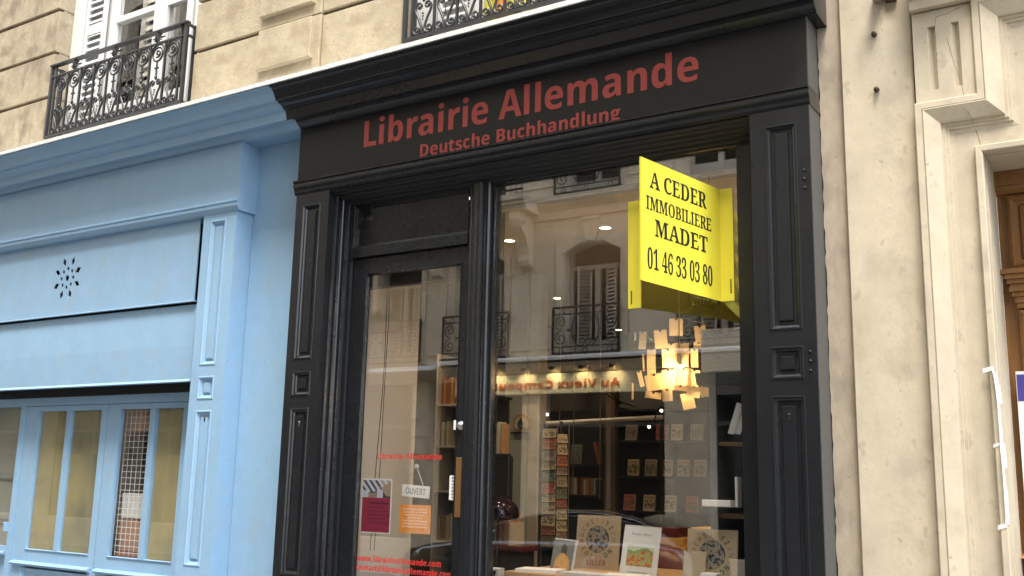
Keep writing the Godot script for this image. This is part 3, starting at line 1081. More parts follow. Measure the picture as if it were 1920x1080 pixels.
	block(s, -4.83, 1.06, -0.24, -4.795, 1.13, -0.215, 0.004)
	obj("bolt_plate", s, m, t)
	# the store behind
	s = new_st()
	box(s, -6.2, 0.0, -2.1, -2.455, 3.6, -2.0)
	box(s, -6.3, 0.0, -2.0, -6.2, 3.6, -0.3)
	box(s, -2.50, 0.0, -2.0, -2.455, 3.6, -0.51)
	box(s, -6.2, 3.5, -2.0, -2.50, 3.6, -0.3)
	box(s, -6.2, -0.1, -2.0, -2.50, 0.02, -0.3)
	obj("store_room", s, M.warm_wall, t)
	var tints := [M.pink_stock, M.pink_stock, M.paper_white, M.dark_wall, M.purple_gloss, M.pink_stock]
	var where := ["lowest of the stack", "second from the bottom", "third up, nearly white", "fourth up, black", "fifth up, very dark", "top of the stack"]
	var y := 0.02
	for k in 6:
		var h: float = [0.95, 0.24, 0.18, 0.2, 0.24, 0.2][k]
		s = new_st()
		block(s, -3.60 + 0.02 * (k % 3), y, -0.70, -3.14 + 0.015 * (k % 2), y + h - 0.003, -0.335 - 0.012 * (k % 2), 0.006)
		var c := obj("stock_carton", s, tints[k])
		tag(c, "carton behind the wire grille of the blue door, " + where[k], "carton", "cartons stacked behind the blue door")
		y += h


func build_black_shop():
	var t := thing("black_shopfront", "black painted bookshop front with red lettering on its fascia", "shopfront", Vector3(0, 0, 0))
	var m = M.black_paint
	var s := new_st()
	prof_x(s, CORNICE, -1.6435, 1.70)
	obj("cornice", s, m, t)
	s = new_st()
	box(s, -1.644, 3.406, -0.23, 1.644, 3.757, 0.0)
	obj("fascia", s, M.sign_board_paint, t)
	letters("lettering", "Librairie Allemande", sans_bold, -1.096, 1.101, 3.546, 0.166, 0.0, M.red_letters, t, 0.003)
	letters("lettering", "Deutsche Buchhandlung", sans_bold, -0.652, 0.664, 3.414, 0.076, 0.0, M.red_letters, t, 0.003)
	s = new_st()
	prof_x(s, [Vector2(-0.23, 3.405), Vector2(0.020, 3.405), Vector2(0.024, 3.402), Vector2(0.024, 3.392), Vector2(0.014, 3.389), Vector2(0.013, 3.380), Vector2(0.021, 3.378), Vector2(0.022, 3.366), Vector2(0.014, 3.358), Vector2(0.006, 3.342), Vector2(0.004, 3.326), Vector2(-0.004, 3.3125), Vector2(-0.23, 3.3125)], -1.662, 1.652)
	obj("moulding", s, m, t)
	# stepped head over door and window
	s = new_st()
	prof_x(s, [Vector2(-0.26, 3.3115), Vector2(-0.018, 3.3115), Vector2(-0.018, 3.302), Vector2(-0.030, 3.298), Vector2(-0.042, 3.300), Vector2(-0.048, 3.290), Vector2(-0.062, 3.286), Vector2(-0.076, 3.289), Vector2(-0.082, 3.276), Vector2(-0.096, 3.270), Vector2(-0.112, 3.274), Vector2(-0.118, 3.262), Vector2(-0.134, 3.258), Vector2(-0.150, 3.262), Vector2(-0.155, 3.246), Vector2(-0.178, 3.240), Vector2(-0.26, 3.240)], -1.361, 1.358)
	obj("head_moulding", s, M.dull_black_paint, t)
	pilaster(t, -1.644, -1.362, -1.582, -1.430, m)
	pilaster(t, 1.359, 1.644, 1.430, 1.584, m)
	# hinges, keyholes and screws
	for g in [[1.614, 2.95], [1.614, 2.10], [1.614, 0.97]]:
		for k in 3:
			s = new_st()
			lathe(s, [Vector2(0.0075, 0), Vector2(0.0075, 0.005), Vector2(0.004, 0.009), Vector2(0.0, 0.0095)], Transform3D(Basis(Vector3.RIGHT, PI / 2), Vector3(g[0], g[1] + 0.0425 * (1 - k), 0.0)), 8)
			obj("hinge_pin", s, m, t)
	for x in [-1.506, 1.507]:
		s = new_st()
		lathe(s, [Vector2(0.0, 0.0), Vector2(0.008, 0), Vector2(0.006, 0.004), Vector2(0.0, 0.004)], Transform3D(Basis(Vector3.RIGHT, PI / 2), Vector3(x, 1.862, -0.0068)), 8)
		box(s, x - 0.003, 1.838, -0.007, x + 0.003, 1.86, -0.004)
		obj("keyhole", s, M.steel if x < 0 else M.black_print, t)
	# ribbed jambs
	var jamb := [Vector2(-1.3615, -0.012), Vector2(-1.3615, -0.05), Vector2(-1.352, -0.047), Vector2(-1.349, -0.062), Vector2(-1.344, -0.066), Vector2(-1.344, -0.084), Vector2(-1.337, -0.080), Vector2(-1.333, -0.098), Vector2(-1.328, -0.104), Vector2(-1.328, -0.122), Vector2(-1.319, -0.118), Vector2(-1.315, -0.138), Vector2(-1.310, -0.142), Vector2(-1.310, -0.168), Vector2(-1.302, -0.166), Vector2(-1.298, -0.182), Vector2(-1.298, -0.26)]
	s = new_st()
	prof_y(s, jamb, 0.0, 3.30)
	obj("jamb", s, m, t)
	var other := []
	for k in range(jamb.size() - 1, -1, -1):
		other.append(Vector2(-jamb[k].x - 0.003, jamb[k].y))
	s = new_st()
	prof_y(s, other, 0.0, 3.30)
	obj("jamb", s, m, t)
	# ribbed mullion between door and window
	s = new_st()
	prof_y(s, [Vector2(-0.404, -0.26), Vector2(-0.404, -0.172), Vector2(-0.398, -0.168), Vector2(-0.388, -0.172), Vector2(-0.384, -0.158), Vector2(-0.372, -0.154), Vector2(-0.366, -0.160), Vector2(-0.360, -0.142), Vector2(-0.352, -0.138), Vector2(-0.340, -0.146), Vector2(-0.334, -0.132), Vector2(-0.320, -0.128), Vector2(-0.300, -0.128), Vector2(-0.292, -0.134), Vector2(-0.286, -0.146), Vector2(-0.274, -0.142), Vector2(-0.268, -0.156), Vector2(-0.258, -0.152), Vector2(-0.250, -0.160), Vector2(-0.246, -0.180), Vector2(-0.236, -0.178), Vector2(-0.234, -0.186), Vector2(-0.234, -0.26)], 0.0, 3.245)
	obj("mullion", s, m, t)
	# transom panel with its round vent
	s = new_st()
	rings(s, -1.297, 2.958, -0.405, 3.239, [Vector2(0, -0.168), Vector2(0.008, -0.172), Vector2(0.012, -0.184), Vector2(0.020, -0.186), Vector2(0.024, -0.2)])
	obj("transom_panel", s, m, t)
	s = new_st()
	var vat := Transform3D(Basis(Vector3.RIGHT, PI / 2), Vector3(-1.229, 3.151, -0.2))
	for k in 5:
		var r := 0.014 + k * 0.011
		lathe(s, [Vector2(r - 0.006, 0.0), Vector2(r - 0.005, 0.010 - k * 0.001), Vector2(r + 0.001, 0.012 - k * 0.001), Vector2(r + 0.0035, 0.0)], vat, 20)
	obj("vent", s, m, t)
	s = new_st()
	box(s, -1.297, 2.896, -0.24, -0.405, 2.957, -0.162)
	obj("transom_rail", s, m, t)
	# the door
	s = new_st()
	box(s, -1.294, 0.12, -0.235, -1.190, 2.892, -0.192)
	box(s, -0.458, 0.12, -0.235, -0.408, 2.892, -0.192)
	box(s, -1.190, 2.795, -0.234, -0.458, 2.892, -0.193)
	box(s, -1.190, 0.12, -0.234, -0.458, 0.90, -0.193)
	var d := obj("door", s, m, t)
	s = new_st()
	mitred(s, [Vector2(-1.190, 0.90), Vector2(-1.190, 2.795), Vector2(-0.458, 2.795), Vector2(-0.458, 0.90), Vector2(-1.190, 0.90)], [Vector2(0.0, -0.193), Vector2(0.001, -0.186), Vector2(0.006, -0.186), Vector2(0.010, -0.198), Vector2(0.012, -0.212)])
	obj("glazing_bead", s, m, d)
	for z in [-0.213, -0.2166, -0.2202]:  # extra panes stacked only to strengthen the mirrored street
		s = new_st()
		box(s, -1.189, 0.901, z - 0.0032, -0.459, 2.794, z)
		obj("pane", s, M.clear_glass, d)
	s = new_st()
	lathe(s, [Vector2(0.0, 0.022), Vector2(0.012, 0.022), Vector2(0.017, 0.014), Vector2(0.024, 0.012), Vector2(0.026, 0.0)], Transform3D(Basis(Vector3.RIGHT, PI / 2), Vector3(-0.431, 1.842, -0.192)), 16)
	obj("lock", s, M.steel, d)
	s = new_st()
	block(s, -0.478, 1.818, -0.193, -0.462, 1.872, -0.183, 0.002)
	obj("lock_catch", s, M.paper_white, d)
	s = new_st()
	block(s, -0.455, 1.334, -0.192, -0.412, 1.664, -0.186, 0.002)
	obj("push_plate", s, M.brass_plate, d)
	letters("glass_lettering", "Librairie Allemande", sans_bold, -1.054, -0.572, 1.652, 0.031, -0.2128, M.red_vinyl, d, 0.0008)
	letters("glass_lettering", "www.librairieallemande.com", sans_bold, -1.172, -0.554, 1.055, 0.033, -0.2128, M.red_vinyl, d, 0.0008)
	letters("glass_lettering", "contact@librairieallemande.com", sans_bold, -1.174, -0.475, 1.003, 0.033, -0.2128, M.red_vinyl, d, 0.0008)
	# the shop window
	s = new_st()
	mitred(s, [Vector2(-0.236, 0.80), Vector2(-0.236, 3.240), Vector2(1.298, 3.240), Vector2(1.298, 0.80), Vector2(-0.236, 0.80)], [Vector2(0.0, -0.185), Vector2(0.002, -0.178), Vector2(0.007, -0.178), Vector2(0.010, -0.186), Vector2(0.012, -0.216)])
	box(s, 1.222, 0.80, -0.24, 1.30, 3.240, -0.186)
	obj("window_frame", s, m, t)
	# stacked glass sheets, the extra ones added to strengthen the reflections
	for z in [-0.204, -0.2084, -0.2128]:
		s = new_st()
		box(s, -0.2255, 0.811, z - 0.004, 1.2215, 3.229, z)
		obj("window_pane", s, M.clear_glass, t)
	s = new_st()
	box(s, -0.233, 0.0, -0.26, 1.296, 0.76, -0.16)
	prof_x(s, [Vector2(-0.26, 0.799), Vector2(-0.12, 0.799), Vector2(-0.10, 0.785), Vector2(-0.11, 0.761), Vector2(-0.26, 0.761)], -0.233, 1.296)
	obj("stall_riser", s, m, t)
	# right-hand return towards the doorway
	s = new_st()
	box(s, 1.6445, 0.0, -0.24, 1.6485, 3.76, -0.004)
	obj("side_return", s, M.return_grey, t)


func build_yellow_sign():
	var t := thing("letting_sign", "bright yellow folded estate agent sign standing out from the shop window", "sign", Vector3(0.95, 2.44, -0.2))
	var y0 := 2.441
	var y1 := 3.020
	var zg := -0.2
	var lw := Vector2(0.612, zg)
	var lf := Vector2(0.686, zg)
	var rg := Vector2(1.0, 0.476)
	var rf := Vector2(1.126, zg)
	var rw := Vector2(1.192, zg)
	var thick := 0.004
	var pieces := [["wing", lw, lf], ["far_face", lf, rg], ["near_face", rg, rf], ["wing", rf, rw]]
	for p in pieces:
		var s := new_st()
		var a: Vector2 = p[1]
		var b: Vector2 = p[2]
		var n := Vector2((b - a).y, -(b - a).x).normalized() * -thick
		var q := [a, b, b - n * -1.0, a - n * -1.0]
		prof_y(s, [a, b], y0, y1)
		prof_y(s, [b + n * -1.0, a + n * -1.0], y0, y1)
		for y in [y0, y1]:
			var c := [Vector3(a.x, y, a.y), Vector3(b.x, y, b.y), Vector3(b.x - n.x, y, b.y - n.y), Vector3(a.x - n.x, y, a.y - n.y)]
			if y == y1:
				quad(s, c[0], c[1], c[2], c[3])
			else:
				quad(s, c[3], c[2], c[1], c[0])
		obj(p[0], s, M.yellow_plastic, t)
	# the lettering on the near face
	var e := (rf - rg)
	var wide := e.length()
	var ux := Vector3(e.x, 0, e.y).normalized()
	var nz := ux.cross(Vector3.UP)
	var lines := [["A CEDER", 0.075, 0.56, 2.889, 0.080], ["IMMOBILIERE", 0.045, 0.60, 2.782, 0.064], ["MADET", 0.115, 0.565, 2.665, 0.080], ["01 46 33 03 80", 0.055, 0.605, 2.505, 0.100]]
	for l in lines:
		var tm := text_mesh(l[0], serif_bold, 0.001)
		var bb := tm.get_aabb()
		var h := text_mesh("H", serif_bold, 0.001).get_aabb()
		var sx: float = (l[2] - l[1]) / bb.size.x
		var sy: float = l[4] / h.size.y
		var o := inst("lettering", tm, M.black_print, t)
		var org: Vector3 = Vector3(rg.x, 0, rg.y) + ux * (l[1] - bb.position.x * sx) + nz * 0.0008
		org.y = l[3] - h.position.y * sy
		o.transform = Transform3D(Basis(ux * sx, Vector3.UP * sy, nz), org - t.position)
	for p in [[0.632, 2.465], [1.176, 2.48]]:
		var ms := new_st()
		for k in 9:
			box(ms, p[0] - 0.004, p[1] + k * 0.008, zg + 0.0002, p[0] + 0.004, p[1] + k * 0.008 + 0.005, zg + 0.0010)
		obj("small_print", ms, M.black_print, t)


func build_door_notices():
	# crimson poster with a photograph of open books at its top
	var t := thing("crimson_poster", "crimson poster with a picture of open books, stuck inside the door glass", "poster", Vector3(-1.06, 1.375, -0.232))
	var s := new_st()
	box(s, -1.176, 1.217, -0.2335, -0.944, 1.535, -0.2315)
	obj("sheet", s, M.paper_white, t)
	s = new_st()
	box(s, -1.168, 1.224, -0.2313, -0.952, 1.424, -0.2311)
	obj("crimson_field", s, M.crimson_paper, t)
	var o := inst("photo_print", print_quad(0.216, 0.102), M["poster_photo"], t)
	o.position = Vector3(-1.06, 1.4755, -0.2311) - t.position
	s = new_st()
	box(s, -1.112, 1.386, -0.2310, -0.972, 1.398, -0.2308)
	obj("print_line", s, M.crimson_dark, t)
	for k in 5:
		s = new_st()
		box(s, -1.115, 1.365 - k * 0.022, -0.2310, -0.99 + 0.02 * (k % 3), 1.370 - k * 0.022, -0.2308)
		obj("print_line", s, M.crimson_dark, t)
	# orange opening notice
	t = thing("orange_notice", "square orange notice with white text inside the door glass", "notice", Vector3(-0.765, 1.31, -0.232))
	s = new_st()
	box(s, -0.879, 1.229, -0.2335, -0.652, 1.391, -0.2315)
	obj("sheet", s, M.orange_paper, t)
	var rows := ["Nous ouvrons \u00e0 partir du", "26.10.2019 - 04.01.2020", "mercredi au samedi", "de 14h \u00e0 19h30", "Entre le 5.01.20 jusqu'au", "04.02.20 la librairie sera", "ferm\u00e9e pour les vacances"]
	var wd := [0.17, 0.168, 0.142, 0.112, 0.176, 0.17, 0.186]
	for k in 7:
		letters("text_line", rows[k], sans_bold, -0.765 - wd[k] / 2, -0.765 + wd[k] / 2, 1.362 - k * 0.0165, 0.0088, -0.2315, M.white_print, t, 0.0005)
	# the hanging sign
	t = thing("open_sign", "white OUVERT sign hanging on a string behind the door glass", "sign", Vector3(-0.773, 1.465, -0.238))
	s = new_st()
	block(s, -0.874, 1.433, -0.242, -0.672, 1.502, -0.238, 0.001)
	var plate_ := obj("plate", s, M.paper_white, t)
	letters("lettering", "OUVERT", sans, -0.846, -0.700, 1.450, 0.036, -0.238, M.black_print, plate_, 0.0006)
	plate_.transform = plate_.transform * Transform3D(Basis.IDENTITY, Vector3(-0.773, 1.467, 0)) * Transform3D(Basis(Vector3.BACK, deg_to_rad(-3.0)), Vector3.ZERO) * Transform3D(Basis.IDENTITY, Vector3(0.773, -1.467, 0))
	s = new_st()
	tube(s, [Vector3(-0.766, 1.606, -0.234), Vector3(-0.72, 1.503, -0.24)], 0.0022, 5)
	obj("string", s, M.cord_white, t)
	s = new_st()
	lathe(s, [Vector2(0.0, 0.0), Vector2(0.019, 0.0), Vector2(0.012, 0.006), Vector2(0.006, 0.008), Vector2(0.005, 0.014), Vector2(0.0, 0.015)], Transform3D(Basis(Vector3.RIGHT, -PI / 2), Vector3(-0.766, 1.608, -0.2295)), 14)
	obj("suction_hook", s, M.paper_grey, t)
	# push label
	t = thing("push_label", "narrow white label reading poussez downwards beside the brass plate", "label", Vector3(-0.49, 1.49, -0.212))
	s = new_st()
	box(s, -0.513, 1.426, -0.2128, -0.466, 1.563, -0.2120)
	obj("sheet", s, M.paper_white, t)
	var word := "poussez"
	for k in 7:
		letters("letter", word[k], sans_bold, -0.4965, -0.4825, 1.545 - k * 0.0182, 0.0125, -0.2120, M.black_print, t, 0.0005)


# ---------------------------------------------------------------- inside the bookshop
func build_room():
	var s := new_st()
	box(s, -2.45, -0.05, -5.4, 1.65, 0.1, -0.262)
	structure("shop_floor", s, M.floor_boards)
	s = new_st()
	box(s, -2.45, 3.12, -5.4, 1.65, 3.22, -0.335)
	structure("shop_ceiling", s, M.ceiling_paint)
	s = new_st()
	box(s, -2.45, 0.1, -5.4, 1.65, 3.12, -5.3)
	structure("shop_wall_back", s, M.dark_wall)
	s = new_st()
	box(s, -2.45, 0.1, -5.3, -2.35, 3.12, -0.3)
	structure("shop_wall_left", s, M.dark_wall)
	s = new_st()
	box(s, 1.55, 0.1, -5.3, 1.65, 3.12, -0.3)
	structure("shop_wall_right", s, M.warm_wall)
	s = new_st()
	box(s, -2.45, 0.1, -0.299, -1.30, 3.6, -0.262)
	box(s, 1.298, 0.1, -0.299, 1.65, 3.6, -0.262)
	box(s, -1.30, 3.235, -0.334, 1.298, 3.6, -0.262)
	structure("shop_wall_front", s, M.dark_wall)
	s = new_st()
	box(s, -1.48, 0.1, -1.045, -1.42, 3.119, -0.30)
	structure("entrance_wall", s, M.entrance_wall)
	s = new_st()
	box(s, -1.42, 2.735, -0.40, -0.30, 3.119, -0.336)
	box(s, -0.30, 3.145, -0.334, 1.3, 3.234, -0.27)
	structure("bulkhead", s, M.dark_wall)
	s = new_st()
	block(s, -1.305, 0.1, -2.2, -1.112, 3.119, -2.0, 0.004)
	structure("column", s, M.column_grey)
	s = new_st()
	block(s, -1.111, 0.1, -2.14, -1.014, 3.119, -2.03, 0.008)
	structure("door_post", s, M.warm_wall)


func book(x: float, y: float, z: float, w: float, h: float, d: float, m: Material, label: String, group: String, lean := 0.0):
	var s := new_st()
	# rounded spine towards +z, boards, and a page block set back from them
	prof_y(s, [Vector2(-w / 2, -d), Vector2(-w / 2, -0.004), Vector2(-w * 0.3, 0.001), Vector2(0, 0.003), Vector2(w * 0.3, 0.001), Vector2(w / 2, -0.004), Vector2(w / 2, -d)], 0, h)
	box(s, -w / 2 + 0.0005, 0.0, -d, -w / 2 + 0.0025, h, -0.004)
	box(s, w / 2 - 0.0025, 0.0, -d, w / 2 - 0.0005, h, -0.004)
	box(s, -w / 2 + 0.003, 0.003, -d + 0.005, w / 2 - 0.003, h - 0.004, -0.003)
	var o := obj("book", s, m)
	o.transform = Transform3D(Basis(Vector3.BACK, deg_to_rad(lean)), Vector3(x, y, z))
	tag(o, label, "book", group)


const ORD := ["first", "second", "third", "fourth", "fifth", "sixth", "seventh", "eighth", "ninth", "tenth", "eleventh", "twelfth", "thirteenth", "fourteenth", "fifteenth"]


func spine_row(x0: float, x1: float, y: float, z: float, h: float, spines: Array, where: String, deep := 0.16):
	var x := x0
	var k := 0
	while x < x1:
		var w := rng.randf_range(0.018, 0.034)
		var which: String = spines[k % spines.size()]
		book(x + w / 2, y, z - rng.randf() * 0.02, w, h * rng.randf_range(0.84, 1.0), deep, M[which + "_spine"], "%s spined book %s, %s from left" % [which, where, ORD[k]], "books " + where)
		x += w + 0.0012
		k += 1


func face_book(x: float, y: float, z: float, w: float, h: float, n: int, label: String, group: String, yaw := 0.0):
	var at := Vector3(x, y, z)
	var t := thing("displayed_book", label, "book", at, group)
	t.set_meta("local", true)
	t.transform = Transform3D(Basis(Vector3.UP, yaw) * Basis(Vector3.RIGHT, deg_to_rad(-8)), at)
	var s := new_st()
	block(s, -w / 2, 0, -0.02, w / 2, h, 0, 0.001)
	obj("boards", s, M.cream_spine, t)
	var o := inst("cover", print_quad(w, h), M["cover_%d" % (n % 8)], t)
	o.position = Vector3(0, h / 2, 0.0008)


func build_shop_contents():
	var s := new_st()
	# recessed ceiling spots
	var spots := [[-0.64, -0.98, "nearest left"], [0.086, -0.963, "nearest right"], [-1.42, -2.99, "second row"], [-1.765, -4.89, "farthest back"], [-1.9, -1.8, "hidden by the door frame"], [0.9, -1.8, "unseen and added to lighten the shelves"]]  # the last spot is out of view, added to lighten the shelves
	for p in spots:
		var t := thing("ceiling_spot", "small lit round spot in the bookshop ceiling, " + p[2], "spotlight", Vector3(p[0], 3.12, p[1]), "ceiling spots in the bookshop")
		s = new_st()
		lathe(s, [Vector2(0.0, -0.006), Vector2(0.036, -0.006), Vector2(0.036, -0.0005)], Transform3D(Basis.IDENTITY, Vector3(p[0], 3.12, p[1])), 20)
		obj("lamp_face", s, M.spot_glow, t)
		s = new_st()
		lathe(s, [Vector2(0.037, -0.001), Vector2(0.037, -0.010), Vector2(0.045, -0.009), Vector2(0.048, -0.001)], Transform3D(Basis.IDENTITY, Vector3(p[0], 3.12, p[1])), 20)
		obj("trim_ring", s, M.white_paint, t)
		var l := SpotLight3D.new()
		l.name = "spot_light"
		l.light_color = Color(1.0, 0.88, 0.72)
		l.light_energy = 0.24
		l.light_size = 0.035
		l.spot_range = 12.0
		l.spot_angle = 62.0
		l.spot_angle_attenuation = 0.8
		l.spot_attenuation = 2.0
		l.shadow_enabled = true
		t.add_child(l)
		l.position = Vector3(0, -0.015, 0)
		l.rotation.x = -PI / 2
	# small halogen lamps over the shelves
	for p in [[-0.445, 2.118, -3.0, "above the face-out books"], [-0.554, 1.99, -3.0, "in front of the top row of face-out books"], [-1.51, 2.104, -3.0, "left of the black bookcase"]]:
		var t := thing("halogen_lamp", "tiny lit halogen lamp " + p[3], "lamp", Vector3(p[0], p[1], p[2]))
		s = new_st()
		lathe(s, [Vector2(0.0, 0.012), Vector2(0.009, 0.009), Vector2(0.012, 0.0), Vector2(0.009, -0.009), Vector2(0.0, -0.012)], Transform3D(Basis.IDENTITY, Vector3(p[0], p[1], p[2])), 10)
		obj("lamp_bulb", s, M.spot_glow, t)
		s = new_st()
		tube(s, [Vector3(p[0], p[1] + 0.008, p[2] - 0.012), Vector3(p[0], p[1] + 0.06, p[2] - 0.10), Vector3(p[0], 2.16, p[2] - 0.2)], 0.005, 6)
		obj("stem", s, M.cord_black, t)
	# tall wall shelf by the entrance
	var t := thing("wall_shelf", "narrow open shelf unit against the wall seen through the door glass", "shelf", Vector3(-1.96, 0.1, -2.3))
	for x in [-2.098, -1.84]:
		s = new_st()
		box(s, x, 0.1, -2.42, x + 0.014, 2.56, -2.18)
		obj("upright", s, M.warm_wall, t)
	for y in [0.5, 1.046, 1.43, 1.79, 2.128, 2.5]:
		s = new_st()
		box(s, -2.083, y, -2.415, -1.841, y + 0.018, -2.185)
		obj("shelf_board", s, M.shelf_black if y > 2.3 else M.warm_wall, t)
	s = new_st()
	box(s, -2.098, 0.1, -2.44, -1.826, 2.56, -2.421)
	obj("back_board", s, M.grey_wall, t)
	spine_row(-2.065, -1.875, 2.147, -2.2, 0.235, ["russet", "tan", "russet"], "on the top shelf behind the door")
	spine_row(-2.06, -1.98, 1.809, -2.2, 0.205, ["cream", "grey"], "on the middle shelf behind the door")
	spine_row(-2.06, -1.88, 1.065, -2.2, 0.205, ["cream", "grey", "tan", "cream"], "on the low shelf behind the door")
	# plaque on the column
	t = thing("round_plaque", "round wooden plaque with a dark leaf shape on the grey column", "plaque", Vector3(-1.14, 1.88, -1.99))
	s = new_st()
	var arc := PackedVector2Array()
	for k in 25:
		var a := deg_to_rad(-35.0 + 250.0 * k / 24.0)
		arc.append(Vector2(-1.14 + 0.079 * cos(a), 1.958 + 0.079 * sin(a)))
	plate(s, arc, -1.998, -1.984)
	obj("disc", s, M.tan_spine, t)
	s = new_st()
	var inner := PackedVector2Array()
	for k in 25:
		var a := deg_to_rad(-30.0 + 240.0 * k / 24.0)
		inner.append(Vector2(-1.14 + 0.058 * cos(a), 1.958 + 0.058 * sin(a)))
	plate(s, inner, -1.984, -1.981)
	obj("field", s, M.cream_spine, t)
	s = new_st()
	plate(s, PackedVector2Array([Vector2(-1.165, 1.935), Vector2(-1.172, 1.965), Vector2(-1.155, 1.985), Vector2(-1.140, 2.010), Vector2(-1.130, 1.985), Vector2(-1.118, 1.965), Vector2(-1.125, 1.94), Vector2(-1.112, 1.925), Vector2(-1.14, 1.920)]), -1.981, -1.975)
	obj("leaf_shape", s, M.black_spine, t)
	s = new_st()
	box(s, -1.222, 1.888, -1.999, -1.062, 1.899, -1.96)
	obj("bar", s, M.shelf_black, t)
	# black shelf just inside the window on the left
	t = thing("black_shelf", "black shelf unit with pale books just right of the door frame", "shelf", Vector3(-0.92, 0.1, -1.3))
	s = new_st()
	box(s, -1.16, 0.1, -1.30, -1.14, 2.1, -1.19)
	box(s, -0.79, 0.1, -1.30, -0.775, 1.7, -1.27)
	obj("upright", s, M.shelf_black, t)
	for y in [0.6, 1.42, 1.700, 2.08]:
		s = new_st()
		box(s, -1.139, y, -1.299, -0.791, y + 0.016, -1.2)
		obj("shelf_board", s, M.shelf_black, t)
	s = new_st()
	box(s, -1.16, 0.1, -1.312, -0.82, 2.1, -1.301)
	obj("back_board", s, M.shelf_black, t)
	spine_row(-0.99, -0.82, 1.717, -1.215, 0.215, ["cream", "tan", "cream", "black", "cream"], "on the black shelf right of the door", 0.075)
	# low stand with coloured books
	t = thing("book_stand", "low dark stand carrying orange and green spined books", "stand", Vector3(-0.72, 0.1, -1.0))
	s = new_st()
	block(s, -0.93, 1.105, -1.19, -0.5, 1.138, -0.96, 0.004)
	obj("top_board", s, M.dark_red_paint, t)
	s = new_st()
	box(s, -0.91, 0.1, -1.17, -0.52, 1.1045, -0.99)
	obj("body", s, M.shelf_black, t)
	var x := -0.80
	var cols := [["tan", 0.036, 0.21], ["green", 0.03, 0.235], ["green", 0.026, 0.24], ["tan", 0.046, 0.215], ["russet", 0.02, 0.19], ["tan", 0.03, 0.2], ["cream", 0.016, 0.14]]
	for k in 7:
		var c: Array = cols[k]
		book(x + c[1] / 2, 1.139, -0.99, c[1], c[2], 0.17, M[c[0] + "_spine"], "%s spined book on the low stand, %s from the left" % [c[0], ["first", "second", "third", "fourth", "fifth", "sixth", "seventh"][k]], "books on the low stand")
		x += c[1] + 0.001
	# glossy dome lamp
	t = thing("dome_lamp", "glossy dark purple dome lamp beside the coloured books", "lamp", Vector3(-0.585, 0.1, -0.86))
	s = new_st()
	lathe(s, [Vector2(0.118, -0.07), Vector2(0.128, -0.055), Vector2(0.130, -0.03), Vector2(0.122, 0.005), Vector2(0.10, 0.035), Vector2(0.065, 0.055), Vector2(0.03, 0.063), Vector2(0.0, 0.065)], Transform3D(Basis.IDENTITY, Vector3(-0.585, 1.372, -0.84)), 24)
	obj("lamp_shade", s, M.purple_gloss, t)
	s = new_st()
	tube(s, [Vector3(-0.585, 0.13, -0.84), Vector3(-0.585, 1.42, -0.84)], 0.011, 8)
	lathe(s, [Vector2(0.11, 0.0), Vector2(0.11, 0.02), Vector2(0.02, 0.035), Vector2(0.0, 0.036)], Transform3D(Basis.IDENTITY, Vector3(-0.585, 0.1, -0.84)), 20)
	obj("stem", s, M.purple_gloss, t)
	# postcard rack
	t = thing("postcard_rack", "tall revolving wire rack of old postcards", "rack", Vector3(-0.575, 0.1, -1.55))
	s = new_st()
	tube(s, [Vector3(-0.575, 0.1, -1.6), Vector3(-0.575, 1.95, -1.6)], 0.012, 8)
	lathe(s, [Vector2(0.18, 0.0), Vector2(0.18, 0.02), Vector2(0.02, 0.04)], Transform3D(Basis.IDENTITY, Vector3(-0.575, 0.1, -1.6)), 20)
	obj("stand", s, M.shelf_black, t)
	s = new_st()
	for p in [Vector3(-0.668, 0, -1.505), Vector3(-0.550, 0, -1.505), Vector3(-0.508, 0, -1.59)]:
		tube(s, [p + Vector3(0, 0.9, 0), p + Vector3(0, 1.93, 0)], 0.003, 5)
	obj("wire_frame", s, M.wire_grey, t)
	s = new_st()
	box(s, -0.695, 0.95, -1.56, -0.671, 1.93, -1.505)
	obj("dark_edge", s, M.shelf_black, t)
	var y := 1.865
	for k in 11:
		for side in 2:
			var a := Vector3(-0.664, 0, -1.50) if side == 0 else Vector3(-0.548, 0, -1.503)
			var b := Vector3(-0.552, 0, -1.50) if side == 0 else Vector3(-0.512, 0, -1.585)
			var u := (b - a)
			var w := u.length() * 0.94
			var h := 0.060 + 0.012 * ((k * 7 + side * 3) % 3)
			var c := thing("postcard", "old postcard in the %s facet of the revolving rack, %s from the top" % [["left", "right"][side], ORD[k]], "postcard", Vector3.ZERO, "postcards in the revolving rack")
			c.set_meta("local", true)
			c.transform = Transform3D(Basis(u.normalized(), Vector3.UP, u.normalized().cross(Vector3.UP)) * Basis(Vector3.RIGHT, deg_to_rad(-9)), (a + b) / 2 + Vector3(0, y - 0.035 * side, 0.004))
			var cs := new_st()
			box(cs, -w / 2, -h / 2, -0.001, w / 2, h / 2, 0.0)
			obj("card", cs, M.cream_spine, c)
			var o := inst("picture", print_quad(w, h), M["cover_%d" % ((k * 3 + side * 5) % 8)], c)
			o.position.z = 0.0006
		y -= 0.072
	# black bookcase at the back
	t = thing("black_bookcase", "large black bookcase with face-out books at the back", "bookcase", Vector3(-0.9, 0.1, -3.3))
	for bx in [-1.80, -1.09, -0.965, -0.56, -0.08, 0.35]:
		s = new_st()
		box(s, bx, 0.1, -3.48, bx + 0.022, 2.17, -3.22)
		obj("upright", s, M.shelf_black, t)
	for by in [0.45, 0.88, 1.315, 1.43, 1.60, 1.69, 1.892, 2.15]:
		s = new_st()
		if by in [1.43, 1.69]:
			box(s, -1.777, by - 0.018, -3.478, -1.091, by, -3.224)
		else:
			box(s, -0.942, by - 0.016, -3.478, 0.349, by, -3.224)
		obj("shelf_board", s, M.shelf_black, t)
	s = new_st()
	box(s, -1.80, 0.1, -3.50, 0.372, 2.17, -3.481)
